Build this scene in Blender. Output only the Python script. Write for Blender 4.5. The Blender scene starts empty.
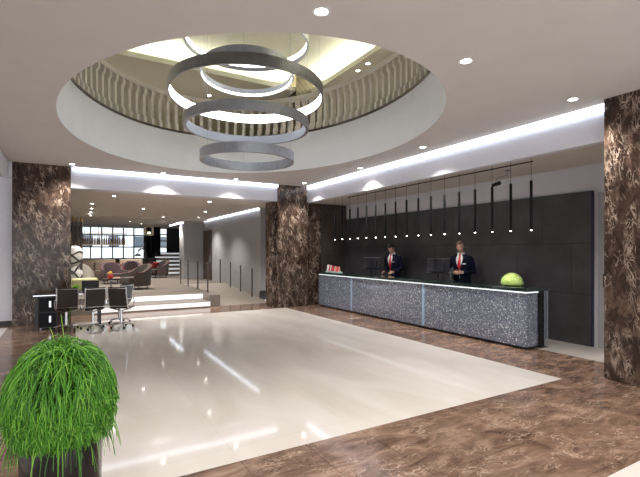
import bpy, bmesh, math, random
from mathutils import Vector, Matrix

random.seed(7)
SC = bpy.context.scene
COL = SC.collection
PI = math.pi

# ------------------------------------------------------------------ camera
cam_d = bpy.data.cameras.new('camera')
cam = bpy.data.objects.new('camera', cam_d)
COL.objects.link(cam)
cam.location = (0, 0, 1.7)
cam.rotation_euler = (math.radians(90), 0, -math.atan2(250.0, 430.0))
cam_d.sensor_fit = 'HORIZONTAL'
cam_d.sensor_width = 36.0
cam_d.lens = 430.0 * 36.0 / 640.0
cam_d.shift_y = (252 - 238.5) / 640.0
cam_d.clip_start = 0.05
cam_d.clip_end = 300
SC.camera = cam

# ------------------------------------------------------------------ world, exposure
SC.view_settings.view_transform = 'Standard'
SC.view_settings.look = 'None'
SC.view_settings.gamma = 1.0
SC.view_settings.use_curve_mapping = False
SC.view_settings.exposure = 0.0
SC.cycles.use_denoising = True
SC.cycles.max_bounces = 10
SC.cycles.diffuse_bounces = 5
SC.cycles.glossy_bounces = 5
SC.cycles.transmission_bounces = 6
SC.cycles.sample_clamp_indirect = 6.0
SC.cycles.caustics_reflective = False
SC.cycles.caustics_refractive = False

world = bpy.data.worlds.new('daylight')
SC.world = world
world.use_nodes = True
bg = world.node_tree.nodes['Background']
bg.inputs[0].default_value = (0.93, 0.96, 1.0, 1)
bg.inputs[1].default_value = 3.2

DOWNLIGHT_W = 260.0        # lobby downlights
LOUNGE_W = 260.0           # lounge downlights
PENDANT_W = 30.0
COVE = 3.6                # radiance of the cove strips
UPPER_COVE = 40.0
RING = 6.0

# ------------------------------------------------------------------ node helpers
def new_mat(name):
    m = bpy.data.materials.new(name)
    m.use_nodes = True
    nt = m.node_tree
    return m, nt, nt.nodes['Principled BSDF']

def setp(b, **kw):
    names = {'rough': 'Roughness', 'metal': 'Metallic', 'ior': 'IOR', 'alpha': 'Alpha', 'trans': 'Transmission Weight',
             'coat': 'Coat Weight', 'coat_rough': 'Coat Roughness', 'spec': 'Specular IOR Level', 'sheen': 'Sheen Weight'}
    for k, v in kw.items():
        b.inputs[names[k]].default_value = v

def rgba(c): return (c[0], c[1], c[2], 1)

def plain(name, c, rough=0.5, metal=0.0, var=0.0, scale=8.0, bump=0.0, bscale=60.0, **kw):
    """principled colour with a little procedural noise in colour and relief"""
    m, nt, b = new_mat(name)
    b.inputs['Base Color'].default_value = rgba(c)
    setp(b, rough=rough, metal=metal, **kw)
    if var or bump:
        tc = nt.nodes.new('ShaderNodeTexCoord')
    if var:
        n = nt.nodes.new('ShaderNodeTexNoise'); n.inputs['Scale'].default_value = scale; n.inputs['Detail'].default_value = 4
        r = nt.nodes.new('ShaderNodeValToRGB')
        r.color_ramp.elements[0].color = rgba([x * (1 - var) for x in c]); r.color_ramp.elements[0].position = .3
        r.color_ramp.elements[1].color = rgba([min(1, x * (1 + var)) for x in c]); r.color_ramp.elements[1].position = .7
        nt.links.new(tc.outputs['Object'], n.inputs['Vector'])
        nt.links.new(n.outputs['Fac'], r.inputs[0]); nt.links.new(r.outputs[0], b.inputs['Base Color'])
    if bump:
        n2 = nt.nodes.new('ShaderNodeTexNoise'); n2.inputs['Scale'].default_value = bscale
        bp = nt.nodes.new('ShaderNodeBump'); bp.inputs['Strength'].default_value = bump; bp.inputs['Distance'].default_value = .01
        nt.links.new(tc.outputs['Object'], n2.inputs['Vector'])
        nt.links.new(n2.outputs['Fac'], bp.inputs['Height']); nt.links.new(bp.outputs[0], b.inputs['Normal'])
    return m

def emit(name, c, s):
    m, nt, b = new_mat(name)
    b.inputs['Base Color'].default_value = (.8, .8, .8, 1)
    b.inputs['Emission Color'].default_value = rgba(c)
    b.inputs['Emission Strength'].default_value = s
    return m

def math_node(nt, op, a, b_):
    n = nt.nodes.new('ShaderNodeMath'); n.operation = op
    for i, v in enumerate((a, b_)):
        if hasattr(v, 'links') or hasattr(v, 'is_linked'): nt.links.new(v, n.inputs[i])
        else: n.inputs[i].default_value = v
    return n.outputs[0]

def mixc(nt, fac, a, b_):
    n = nt.nodes.new('ShaderNodeMix'); n.data_type = 'RGBA'
    for sock, v in ((n.inputs[0], fac), (n.inputs[6], a), (n.inputs[7], b_)):
        if hasattr(v, 'is_linked'): nt.links.new(v, sock)
        elif isinstance(v, (tuple, list)): sock.default_value = rgba(v)
        else: sock.default_value = v
    return n.outputs[2]

def ramp(nt, fac, stops):
    r = nt.nodes.new('ShaderNodeValToRGB')
    el = r.color_ramp.elements
    while len(el) < len(stops): el.new(.5)
    for e, (p, c) in zip(el, stops):
        e.position = p; e.color = rgba(c) if isinstance(c, (tuple, list)) else (c, c, c, 1)
    nt.links.new(fac, r.inputs[0])
    return r.outputs[0]

def brown_marble(name, scale, dark, mid, light, vein, rough, tiles=None, stretch=(1, 1, 1), vein_w=.045, rot=(0, 0, 0), spec=.5):
    m, nt, b = new_mat(name)
    tc = nt.nodes.new('ShaderNodeTexCoord')
    mp = nt.nodes.new('ShaderNodeMapping'); mp.inputs['Scale'].default_value = stretch
    mp.inputs['Rotation'].default_value = rot
    nt.links.new(tc.outputs['Object'], mp.inputs['Vector'])
    vec = mp.outputs[0]
    n1 = nt.nodes.new('ShaderNodeTexNoise'); n1.inputs['Scale'].default_value = scale * .9; n1.inputs['Detail'].default_value = 8
    n1.inputs['Roughness'].default_value = .65; n1.inputs['Distortion'].default_value = 1.2
    nt.links.new(vec, n1.inputs['Vector'])
    base = ramp(nt, n1.outputs['Fac'], [(.30, dark), (.52, mid), (.72, light)])
    # thin pale veins: the ridges of two stretched noises
    def ridge(sc_, dist, w, rot_):
        mp2 = nt.nodes.new('ShaderNodeMapping'); mp2.inputs['Rotation'].default_value = rot_; mp2.inputs['Scale'].default_value = (1, 1.0, .42)
        nt.links.new(vec, mp2.inputs['Vector'])
        nr = nt.nodes.new('ShaderNodeTexNoise'); nr.inputs['Scale'].default_value = sc_; nr.inputs['Detail'].default_value = 5
        nr.inputs['Roughness'].default_value = .55; nr.inputs['Distortion'].default_value = dist
        nt.links.new(mp2.outputs[0], nr.inputs['Vector'])
        d_ = math_node(nt, 'ABSOLUTE', math_node(nt, 'SUBTRACT', nr.outputs['Fac'], .5), 0.0)
        return ramp(nt, d_, [(0, 1.0), (w, 0.0)])
    v = math_node(nt, 'MAXIMUM', ridge(scale*1.0, .6, vein_w*.45, (.3, .9, .2)), ridge(scale*1.9, .9, vein_w*.5, (1.0, -.5, .7)))
    n3 = nt.nodes.new('ShaderNodeTexNoise'); n3.inputs['Scale'].default_value = scale * 1.1; n3.inputs['Detail'].default_value = 3
    nt.links.new(vec, n3.inputs['Vector'])
    msk = ramp(nt, n3.outputs['Fac'], [(.42, 0.0), (.64, 0.8)])
    f = math_node(nt, 'MULTIPLY', v, msk)
    col = mixc(nt, f, base, vein)
    if tiles:
        br = nt.nodes.new('ShaderNodeTexBrick')
        br.offset = 0.0
        br.inputs['Color1'].default_value = (.85, .85, .85, 1); br.inputs['Color2'].default_value = (1.15, 1.15, 1.15, 1)
        br.inputs['Mortar'].default_value = (.45, .45, .45, 1)
        br.inputs['Scale'].default_value = 1.0
        br.inputs['Mortar Size'].default_value = .003
        br.inputs['Brick Width'].default_value = tiles; br.inputs['Row Height'].default_value = tiles
        nt.links.new(tc.outputs['Object'], br.inputs['Vector'])
        mul = nt.nodes.new('ShaderNodeMix'); mul.data_type = 'RGBA'; mul.blend_type = 'MULTIPLY'; mul.inputs[0].default_value = 1
        nt.links.new(col, mul.inputs[6]); nt.links.new(br.outputs['Color'], mul.inputs[7])
        col = mul.outputs[2]
    nt.links.new(col, b.inputs['Base Color'])
    setp(b, rough=rough, spec=spec)
    return m

def cream_marble(name, c1, c2, rough, tile=1.2):
    m, nt, b = new_mat(name)
    tc = nt.nodes.new('ShaderNodeTexCoord')
    mp = nt.nodes.new('ShaderNodeMapping'); mp.inputs['Scale'].default_value = (1.0, .35, 1)
    nt.links.new(tc.outputs['Object'], mp.inputs['Vector'])
    n = nt.nodes.new('ShaderNodeTexNoise'); n.inputs['Scale'].default_value = 1.6; n.inputs['Detail'].default_value = 7
    n.inputs['Distortion'].default_value = .6
    nt.links.new(mp.outputs[0], n.inputs['Vector'])
    c = ramp(nt, n.outputs['Fac'], [(.3, c1), (.7, c2)])
    br = nt.nodes.new('ShaderNodeTexBrick'); br.offset = 0
    br.inputs['Color1'].default_value = (.97, .97, .97, 1); br.inputs['Color2'].default_value = (1, 1, 1, 1)
    br.inputs['Mortar'].default_value = (.86, .85, .83, 1); br.inputs['Scale'].default_value = 1
    br.inputs['Mortar Size'].default_value = .0025
    br.inputs['Brick Width'].default_value = tile; br.inputs['Row Height'].default_value = tile
    nt.links.new(tc.outputs['Object'], br.inputs['Vector'])
    mul = nt.nodes.new('ShaderNodeMix'); mul.data_type = 'RGBA'; mul.blend_type = 'MULTIPLY'; mul.inputs[0].default_value = 1
    nt.links.new(c, mul.inputs[6]); nt.links.new(br.outputs['Color'], mul.inputs[7])
    nt.links.new(mul.outputs[2], b.inputs['Base Color'])
    setp(b, rough=rough, spec=.30)
    return m

def terrazzo(name):
    m, nt, b = new_mat(name)
    tc = nt.nodes.new('ShaderNodeTexCoord')
    cols = []
    vo = nt.nodes.new('ShaderNodeTexVoronoi'); vo.inputs['Scale'].default_value = 60; vo.inputs['Randomness'].default_value = 1
    nt.links.new(tc.outputs['Object'], vo.inputs['Vector'])
    sp = nt.nodes.new('ShaderNodeSeparateColor'); nt.links.new(vo.outputs['Color'], sp.inputs[0])
    chip = ramp(nt, sp.outputs[0], [(.0, (.10, .125, .185)), (.32, (.15, .18, .25)), (.60, (.215, .25, .33)), (.82, (.33, .37, .45)), (.95, (.74, .77, .82))])
    chip_el = nt.nodes[-1].color_ramp
    chip_el.interpolation = 'CONSTANT'
    nt.links.new(chip, b.inputs['Base Color'])
    setp(b, rough=.3, coat=1.0, coat_rough=.03)
    return m

def wall_panels(name, c1, c2, joint, w, h, rough):
    """large stone panels on a wall whose long axis is Y and height Z"""
    m, nt, b = new_mat(name)
    tc = nt.nodes.new('ShaderNodeTexCoord')
    sx = nt.nodes.new('ShaderNodeSeparateXYZ'); cx = nt.nodes.new('ShaderNodeCombineXYZ')
    nt.links.new(tc.outputs['Object'], sx.inputs[0])
    s = math_node(nt, 'ADD', sx.outputs['X'], sx.outputs['Y'])
    nt.links.new(s, cx.inputs['X']); nt.links.new(sx.outputs['Z'], cx.inputs['Y'])
    br = nt.nodes.new('ShaderNodeTexBrick'); br.offset = .5
    br.inputs['Color1'].default_value = rgba(c1); br.inputs['Color2'].default_value = rgba(c2)
    br.inputs['Mortar'].default_value = rgba(joint); br.inputs['Scale'].default_value = 1
    br.inputs['Mortar Size'].default_value = .005
    br.inputs['Brick Width'].default_value = w; br.inputs['Row Height'].default_value = h
    nt.links.new(cx.outputs[0], br.inputs['Vector'])
    n = nt.nodes.new('ShaderNodeTexNoise'); n.inputs['Scale'].default_value = 2.2; n.inputs['Detail'].default_value = 6
    nt.links.new(tc.outputs['Object'], n.inputs['Vector'])
    r = ramp(nt, n.outputs['Fac'], [(.3, .75), (.7, 1.25)])
    mul = nt.nodes.new('ShaderNodeMix'); mul.data_type = 'RGBA'; mul.blend_type = 'MULTIPLY'; mul.inputs[0].default_value = 1
    nt.links.new(br.outputs['Color'], mul.inputs[6]); nt.links.new(r, mul.inputs[7])
    nt.links.new(mul.outputs[2], b.inputs['Base Color'])
    setp(b, rough=rough, spec=.4)
    return m

def thin_glass(name, tint, rough=0.0, fac=.12):
    """clear architectural glass: mostly see-through with a mirror-like sheen by angle"""
    m = bpy.data.materials.new(name); m.use_nodes = True
    nt = m.node_tree; nt.nodes.clear()
    out = nt.nodes.new('ShaderNodeOutputMaterial')
    t = nt.nodes.new('ShaderNodeBsdfTransparent'); t.inputs[0].default_value = rgba(tint)
    g = nt.nodes.new('ShaderNodeBsdfGlossy'); g.inputs['Roughness'].default_value = rough; g.inputs['Color'].default_value = (.95, .97, 1, 1)
    fr = nt.nodes.new('ShaderNodeFresnel'); fr.inputs[0].default_value = 1.5
    mx = nt.nodes.new('ShaderNodeMixShader')
    nt.links.new(fr.outputs[0], mx.inputs[0]); nt.links.new(t.outputs[0], mx.inputs[1]); nt.links.new(g.outputs[0], mx.inputs[2])
    nt.links.new(mx.outputs[0], out.inputs[0])
    return m

def striped(name, c1, c2, scale, axis, rough=.6, metal=0.0):
    m, nt, b = new_mat(name)
    tc = nt.nodes.new('ShaderNodeTexCoord')
    w = nt.nodes.new('ShaderNodeTexWave'); w.bands_direction = axis; w.inputs['Scale'].default_value = scale
    w.inputs['Distortion'].default_value = .3
    nt.links.new(tc.outputs['Object'], w.inputs['Vector'])
    c = ramp(nt, w.outputs['Fac'], [(.2, c1), (.8, c2)])
    nt.links.new(c, b.inputs['Base Color'])
    setp(b, rough=rough, metal=metal)
    return m

def leaf_mat(name, stops, rough=.45):
    m, nt, b = new_mat(name)
    g = nt.nodes.new('ShaderNodeNewGeometry')
    c = ramp(nt, g.outputs['Random Per Island'], stops)
    nt.links.new(c, b.inputs['Base Color'])
    setp(b, rough=rough)
    b.inputs['Subsurface Weight'].default_value = 0.0
    return m

M = {}
M['ceiling'] = plain('ceiling_paint', (.585, .555, .54), .9, var=.02, scale=3)
M['drum'] = plain('drum_plaster', (.86, .89, .92), .85, var=.02, scale=2)
M['bulkhead'] = plain('bulkhead_paint', (.70, .71, .78), .85, var=.015, scale=3)
M['soffit'] = plain('soffit_paint', (.62, .57, .52), .9, var=.02, scale=3)
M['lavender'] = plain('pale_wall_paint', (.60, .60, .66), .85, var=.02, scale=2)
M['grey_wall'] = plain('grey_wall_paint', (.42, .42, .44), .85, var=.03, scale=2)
M['emperador'] = brown_marble('emperador_marble', 4.6, (.016, .010, .007), (.056, .035, .026), (.17, .112, .083), (.60, .48, .39), .14, vein_w=.05, stretch=(1.25, 1.25, .72), rot=(.35, .62, 0), spec=.22)
M['brown_floor'] = brown_marble('brown_marble_floor', 3.8, (.065, .037, .025), (.175, .108, .076), (.33, .22, .16), (.50, .38, .30), .15, tiles=.6, stretch=(.6, 1.3, 1), vein_w=.030, spec=.32)
M['cream_floor'] = cream_marble('cream_marble_floor', (.56, .515, .475), (.66, .62, .59), .06)
M['terrazzo'] = terrazzo('blue_grey_terrazzo')
M['clad'] = wall_panels('charcoal_stone_cladding', (.052, .050, .056), (.068, .065, .071), (.022, .021, .024), 1.15, .93, .42)
M['brown_clad'] = wall_panels('brown_stone_cladding', (.050, .039, .034), (.062, .048, .041), (.02, .016, .014), .62, 1.6, .4)
M['black'] = plain('black_lacquer', (.010, .010, .012), .35)
M['pend_black'] = plain('matt_black_metal', (.006, .006, .008), .5, spec=.15)
M['black_soft'] = plain('black_plastic', (.014, .014, .018), .55, spec=.2, bump=.1, bscale=200)
M['chrome'] = plain('polished_chrome', (.75, .76, .78), .12, 1.0)
M['steel'] = plain('brushed_steel', (.30, .305, .32), .32, 1.0, var=.12, scale=30)
M['ring_metal'] = plain('brushed_pewter', (.40, .41, .45), .38, .85, var=.10, scale=14)
M['ring_inner'] = plain('ring_reflection_grey', (.34, .36, .42), .5, .4)  # bluish grey paints the reflected light inside the second ring
M['ring_light'] = emit('ring_diffuser', (.96, .98, 1), RING)
M['cove'] = emit('cove_diffuser', (.80, .87, 1.0), COVE)
M['cove_up'] = emit('upper_cove_diffuser', (1.0, .985, .80), UPPER_COVE)
M['step_led'] = emit('step_diffuser', (.90, .95, 1.0), .5)
M['far_led'] = emit('far_step_diffuser', (.90, .95, 1.0), .5)
M['lens'] = emit('downlight_lens', (1.0, .96, .90), 26.0)
M['pend_lens'] = emit('pendant_lens', (1.0, .96, .90), 26.0)
M['white_trim'] = plain('white_enamel', (.8, .8, .8), .4)
M['stone_rail'] = plain('greige_stone', (.68, .64, .57), .7, var=.05, scale=6)
M['rail_dark'] = plain('dark_bronze', (.075, .06, .055), .45, .3)
M['olive_wall'] = plain('olive_plaster', (.50, .47, .35), .85, var=.04, scale=3)
M['upper_ceil'] = plain('upper_ceiling_paint', (.64, .635, .55), .9, var=.02)
M['walnut'] = striped('olive_walnut_panelling', (.06, .045, .018), (.12, .09, .04), 3.0, 'DIAGONAL', .4)
M['dark_wood'] = striped('dark_walnut', (.030, .019, .013), (.055, .036, .024), 5.0, 'Z', .4)
M['carpet'] = plain('taupe_carpet', (.19, .165, .145), .95, var=.15, scale=12, bump=.3, bscale=150)
M['tread'] = plain('beige_stone_tread', (.33, .29, .25), .35, var=.06, scale=5)
M['glass'] = thin_glass('clear_glass', (.93, .96, .95))
M['green_glass'] = thin_glass('greenish_glass', (.42, .55, .50))
M['top_glass'] = plain('dark_green_glass', (.012, .026, .024), .04, spec=.7, coat=1.0, coat_rough=.02)
M['joint_glass'] = plain('glass_joint_glint', (.36, .52, .74), .15, coat=1.0)  # pale blue paints the LED light caught in the desk joints
M['smoke_glass'] = thin_glass('smoked_glass', (.30, .24, .20))
M['frame'] = plain('dark_window_frame', (.035, .037, .045), .5)
M['fac_white'] = plain('white_render', (.80, .81, .83), .9, var=.03)
M['fac_dark'] = plain('far_window', (.10, .12, .15), .2)
M['door_wood'] = plain('brown_veneer', (.075, .052, .040), .5, var=.1, scale=5)
M['base_dark'] = plain('dark_skirting', (.03, .025, .024), .45)
M['fluted'] = striped('fluted_grey_panel', (.33, .335, .345), (.46, .465, .48), 9.0, 'X', .7)
M['taupe'] = plain('taupe_upholstery', (.085, .068, .062), .9, var=.12, scale=20, bump=.25, bscale=220)
M['mauve'] = plain('mauve_upholstery', (.105, .075, .080), .9, var=.12, scale=20, bump=.25, bscale=220)
M['beige_up'] = plain('beige_upholstery', (.46, .38, .30), .9, var=.08, scale=20, bump=.25, bscale=220)
M['olive_up'] = plain('pale_olive_upholstery', (.56, .55, .30), .85, var=.05, scale=12, bump=.2, bscale=220)
M['cream_up'] = plain('cream_upholstery', (.74, .71, .64), .85, bump=.2, bscale=220)
M['red_trim'] = plain('red_piping', (.26, .025, .035), .7)
M['sling'] = plain('dark_brown_mesh_sling', (.032, .022, .017), .6, bump=.2, bscale=300)
M['sling_grey'] = plain('blue_grey_mesh_sling', (.12, .14, .17), .55, bump=.2, bscale=300)
M['amber'] = plain('amber_glass', (.36, .17, .035), .12, coat=1.0)
M['gold'] = plain('antique_gold', (.45, .30, .12), .35, 1.0, var=.15, scale=12)
M['pot'] = plain('dark_glazed_planter', (.016, .014, .016), .2, coat=.3, var=.2, scale=3)
M['soil'] = plain('potting_soil', (.02, .014, .01), .95, bump=.8, bscale=60)
M['stem'] = leaf_mat('green_stems', [(0, (.020, .10, .008)), (.35, (.055, .22, .012)), (.7, (.12, .36, .022)), (1, (.28, .56, .07))], .4)
M['bloom'] = leaf_mat('lime_petals', [(0, (.40, .56, .12)), (.5, (.56, .72, .22)), (1, (.72, .82, .38))], .6)
M['leaf'] = leaf_mat('bright_leaves', [(0, (.14, .40, .02)), (1, (.32, .66, .06))], .5)
M['skin'] = plain('skin', (.56, .33, .245), .5, var=.05, scale=30)
M['skin2'] = plain('tanned_skin', (.44, .245, .17), .5, var=.05, scale=30)
M['hair'] = plain('black_hair', (.012, .010, .010), .5, bump=.6, bscale=120)
M['hair2'] = plain('cropped_brown_hair', (.085, .048, .032), .6, bump=.6, bscale=160)
M['suit'] = plain('navy_wool', (.006, .0065, .021), .75, var=.15, scale=40, bump=.15, bscale=300)
setp(M['suit'].node_tree.nodes['Principled BSDF'], spec=.15)
M['trousers'] = plain('dark_navy_wool', (.010, .011, .022), .8)
M['shirt'] = plain('white_cotton', (.80, .80, .82), .8)
M['tie'] = plain('red_silk', (.58, .022, .035), .45)
M['shoe'] = plain('black_leather', (.015, .013, .012), .3)
M['eye'] = plain('eye_white', (.7, .68, .66), .2)
M['iris'] = plain('dark_iris', (.03, .02, .015), .2)
M['lips'] = plain('lips', (.38, .16, .14), .5)
M['red_card'] = plain('red_card', (.62, .05, .06), .5)
M['white_card'] = plain('white_card', (.80, .80, .80), .5)
M['salmon_card'] = plain('salmon_card', (.70, .34, .28), .5)
M['teal_card'] = plain('pale_teal_card', (.42, .60, .57), .5)
M['marble_white'] = plain('white_glaze', (.78, .77, .75), .3, var=.03)
M['marking'] = plain('dark_glaze', (.05, .045, .05), .35)
M['screen'] = plain('dark_screen', (.012, .013, .018), .12)
M['yellow_petal'] = plain('yellow_petals', (.75, .52, .08), .6)
M['door_grey'] = plain('grey_door_paint', (.33, .335, .35), .6)

# ------------------------------------------------------------------ mesh helpers
class MB:
    def __init__(s): s.v = []; s.f = []; s.mi = []; s.cur = 0
    def add(s, vs, fs):
        o = len(s.v); s.v += [tuple(v) for v in vs]
        for f in fs: s.f.append(tuple(i + o for i in f)); s.mi.append(s.cur)
        return s
    def box(s, x0, x1, y0, y1, z0, z1):
        vs = [(x0,y0,z0),(x1,y0,z0),(x1,y1,z0),(x0,y1,z0),(x0,y0,z1),(x1,y0,z1),(x1,y1,z1),(x0,y1,z1)]
        return s.add(vs, [(3,2,1,0),(4,5,6,7),(0,1,5,4),(1,2,6,5),(2,3,7,6),(3,0,4,7)])
    def obox(s, mat, sx, sy, sz):
        h = [(x*sx/2, y*sy/2, z*sz/2) for z in (-1,1) for x,y in ((-1,-1),(1,-1),(1,1),(-1,1))]
        return s.add([mat @ Vector(p) for p in h], [(3,2,1,0),(4,5,6,7),(0,1,5,4),(1,2,6,5),(2,3,7,6),(3,0,4,7)])
    def quad(s, a, b, c, d): return s.add([a,b,c,d], [(0,1,2,3)])
    def prism(s, poly, z0, z1):
        n = len(poly)
        vs = [(x,y,z0) for x,y in poly] + [(x,y,z1) for x,y in poly]
        fs = [tuple(reversed(range(n))), tuple(range(n,2*n))] + [(i,(i+1)%n,n+(i+1)%n,n+i) for i in range(n)]
        return s.add(vs, fs)
    def tube(s, pts, r, n=8, caps=True, flat=1.0):
        pts = [Vector(p) for p in pts]
        rs = r if isinstance(r, (list, tuple)) else [r]*len(pts)
        t = (pts[1]-pts[0]).normalized()
        up = Vector((0,0,1)) if abs(t.z) < .9 else Vector((1,0,0))
        a = t.cross(up).normalized()
        vs = []
        for i, p in enumerate(pts):
            if i == 0: t = pts[1]-pts[0]
            elif i == len(pts)-1: t = pts[-1]-pts[-2]
            else: t = (pts[i+1]-pts[i]).normalized() + (pts[i]-pts[i-1]).normalized()
            t.normalize()
            a = (a - t*a.dot(t)).normalized(); b = t.cross(a)
            for k in range(n):
                w = 2*PI*k/n
                vs.append(p + a*math.cos(w)*rs[i] + b*math.sin(w)*rs[i]*flat)
        fs = []
        for i in range(len(pts)-1):
            for k in range(n):
                k2 = (k+1) % n
                fs.append((i*n+k, i*n+k2, (i+1)*n+k2, (i+1)*n+k))
        if caps:
            fs.append(tuple(reversed(range(n)))); fs.append(tuple((len(pts)-1)*n+k for k in range(n)))
        return s.add(vs, fs)
    def lathe(s, prof, c=(0,0,0), n=24, sx=1.0, sy=1.0, a0=0.0, a1=None):
        full = a1 is None
        a1 = 2*PI if full else a1
        m = n if full else n+1
        vs = []
        for r, z in prof:
            for k in range(m):
                w = a0 + (a1-a0)*k/n
                vs.append((c[0]+r*sx*math.cos(w), c[1]+r*sy*math.sin(w), c[2]+z))
        fs = []
        for i in range(len(prof)-1):
            for k in range(n):
                k2 = (k+1) % m
                fs.append((i*m+k, i*m+k2, (i+1)*m+k2, (i+1)*m+k))
        return s.add(vs, fs)
    def ball(s, c, rx, ry=None, rz=None, n=14, m=9, rot=None):
        ry = rx if ry is None else ry; rz = rx if rz is None else rz
        vs = []; fs = []
        for j in range(1, m):
            th = PI*j/m
            for k in range(n):
                w = 2*PI*k/n
                vs.append(Vector((rx*math.sin(th)*math.cos(w), ry*math.sin(th)*math.sin(w), rz*math.cos(th))))
        vs.append(Vector((0,0,rz))); vs.append(Vector((0,0,-rz)))
        top = len(vs)-2; bot = top+1
        for j in range(m-2):
            for k in range(n):
                k2 = (k+1) % n
                fs.append((j*n+k, (j+1)*n+k, (j+1)*n+k2, j*n+k2))
        for k in range(n):
            k2 = (k+1) % n
            fs.append((top, k, k2)); fs.append((bot, (m-2)*n+k2, (m-2)*n+k))
        if rot is not None: vs = [rot @ v for v in vs]
        return s.add([Vector(c)+v for v in vs], fs)
    def xf(s, mat):
        s.v = [tuple(mat @ Vector(p)) for p in s.v]; return s
    def build(s, name, mats, parent=None, smooth=False, bevel=0.0, seg=2, loc=None):
        me = bpy.data.meshes.new(name)
        me.from_pydata(s.v, [], s.f)
        mats = mats if isinstance(mats, (list, tuple)) else [mats]
        for m in mats: me.materials.append(m)
        if len(mats) > 1: me.polygons.foreach_set('material_index', s.mi)
        if smooth: me.polygons.foreach_set('use_smooth', [True]*len(me.polygons))
        me.update()
        o = bpy.data.objects.new(name, me)
        COL.objects.link(o)
        if parent is not None: o.parent = parent
        if loc is not None: o.location = loc
        if bevel:
            b = o.modifiers.new('bevel', 'BEVEL'); b.width = bevel; b.segments = seg; b.limit_method = 'ANGLE'; b.angle_limit = math.radians(40)
        if smooth and smooth != 'all':
            pass
        return o

def soft(o, ang=40):
    """smooth shading that keeps hard edges"""
    me = o.data
    bm = bmesh.new(); bm.from_mesh(me)
    bmesh.ops.recalc_face_normals(bm, faces=bm.faces)
    for f in bm.faces: f.smooth = True
    for e in bm.edges:
        if len(e.link_faces) == 2 and e.calc_face_angle(0) > math.radians(ang): e.smooth = False
    bm.to_mesh(me); bm.free()
    return o

def tag(o, label, cat, group=None, kind=None):
    o['label'] = label
    if cat: o['category'] = cat
    if group: o['group'] = group
    if kind: o['kind'] = kind
    return o

def thing(name, label, cat, loc=(0,0,0), rz=0.0, group=None):
    o = bpy.data.objects.new(name, None); COL.objects.link(o)
    o.location = loc; o.rotation_euler = (0,0,rz); o.empty_display_size = .1
    return tag(o, label, cat, group)

def dup(root, loc, rz=None, label=None, group=None):
    r = root.copy(); COL.objects.link(r); r.location = loc
    if rz is not None: r.rotation_euler = (0,0,rz)
    if label: r['label'] = label
    if group: r['group'] = group
    for ch in list(root.children):
        c = ch.copy(); COL.objects.link(c); c.parent = r
        for g in list(ch.children):
            d = g.copy(); COL.objects.link(d); d.parent = c
    return r

def struct(o, label, cat=None):
    o['kind'] = 'structure'; o['label'] = label
    if cat: o['category'] = cat
    return o

# ------------------------------------------------------------------ key dimensions
CEIL = 3.75          # lobby ceiling
SOF = 3.26           # soffits, lounge ceiling
EX, EY, EA, EB = 2.69, 7.2, 2.86, 3.78     # oval opening in the ceiling
UP = 4.65            # upper floor level
LZ = 0.36            # lounge level

# ------------------------------------------------------------------ floor
def rect_floor():
    xs = [-6, -1.2, 0.1, 5.7, 7.1, 8.3]
    ys = [-5, 1.72, 3.35, 11.88, 13.3]
    mb = MB()
    for i in range(len(xs)-1):
        for j in range(len(ys)-1):
            xa, xb, ya, yb = xs[i], xs[i+1], ys[j], ys[j+1]
            cxm, cym = (xa+xb)/2, (ya+yb)/2
            white = (.1 < cxm < 5.7 and 3.35 < cym < 11.88) or (cxm < -1.2 and cym < 11.88) or (cym < 1.72 and cxm > .1) or (cxm > 7.1)
            mb.cur = 1 if white else 0
            mb.quad((xa,ya,0),(xb,ya,0),(xb,yb,0),(xa,yb,0))
    mb.cur = 0
    mb.box(-6, 8.3, -5, 13.3, -.25, -.002)
    return mb.build('floor', [M['brown_floor'], M['cream_floor']])
struct(rect_floor(), 'polished lobby floor of cream marble framed by brown marble')

# ------------------------------------------------------------------ ceiling with the oval opening
def oval_ceiling():
    x0, x1, y0, y1 = -1.2, 6.36, -5.0, 11.93
    angs = [2*PI*k/144 for k in range(144)] + [math.atan2(y-EY, x-EX) % (2*PI) for x in (x0,x1) for y in (y0,y1)]
    angs = sorted(angs)
    n = len(angs); vi = []; vo = []
    for a in angs:
        c, s_ = math.cos(a), math.sin(a)
        r = 1/math.sqrt((c/EA)**2+(s_/EB)**2)
        vi.append((EX+r*c, EY+r*s_))
        ts = []
        if c > 1e-9: ts.append((x1-EX)/c)
        if c < -1e-9: ts.append((x0-EX)/c)
        if s_ > 1e-9: ts.append((y1-EY)/s_)
        if s_ < -1e-9: ts.append((y0-EY)/s_)
        t = min(ts); vo.append((EX+t*c, EY+t*s_))
    mb = MB()
    for z in (CEIL, CEIL+.1):
        vs = [(x,y,z) for x,y in vi] + [(x,y,z) for x,y in vo]
        fs = [(i,n+i,n+(i+1)%n,(i+1)%n) for i in range(n)]
        if z == CEIL: fs = [tuple(reversed(f)) for f in fs]
        mb.add(vs, fs)
    # closing edges
    for ring in (vo,):
        vs = [(x,y,CEIL) for x,y in ring] + [(x,y,CEIL+.1) for x,y in ring]
        mb.add(vs, [(i,(i+1)%n,n+(i+1)%n,n+i) for i in range(n)])
    return mb.build('ceiling', M['ceiling'])
struct(oval_ceiling(), 'smooth pale ceiling with a large oval opening')

def ell(a, off=0.0): return (EX+(EA+off)*math.cos(a), EY+(EB+off)*math.sin(a))
N = 160
mb = MB()
vs = []
for off, z in ((0, CEIL), (0, UP), (.16, UP), (.16, CEIL+.1)):
    vs += [(*ell(2*PI*k/N, off), z) for k in range(N)]
fs = []
for r in range(3):
    for k in range(N):
        k2 = (k+1) % N
        fs.append((r*N+k2, r*N+k, (r+1)*N+k, (r+1)*N+k2))
mb.add(vs, fs)
struct(soft(mb.build('wall_drum', M['drum'])), 'white curved drum wall lining the oval opening')

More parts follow.
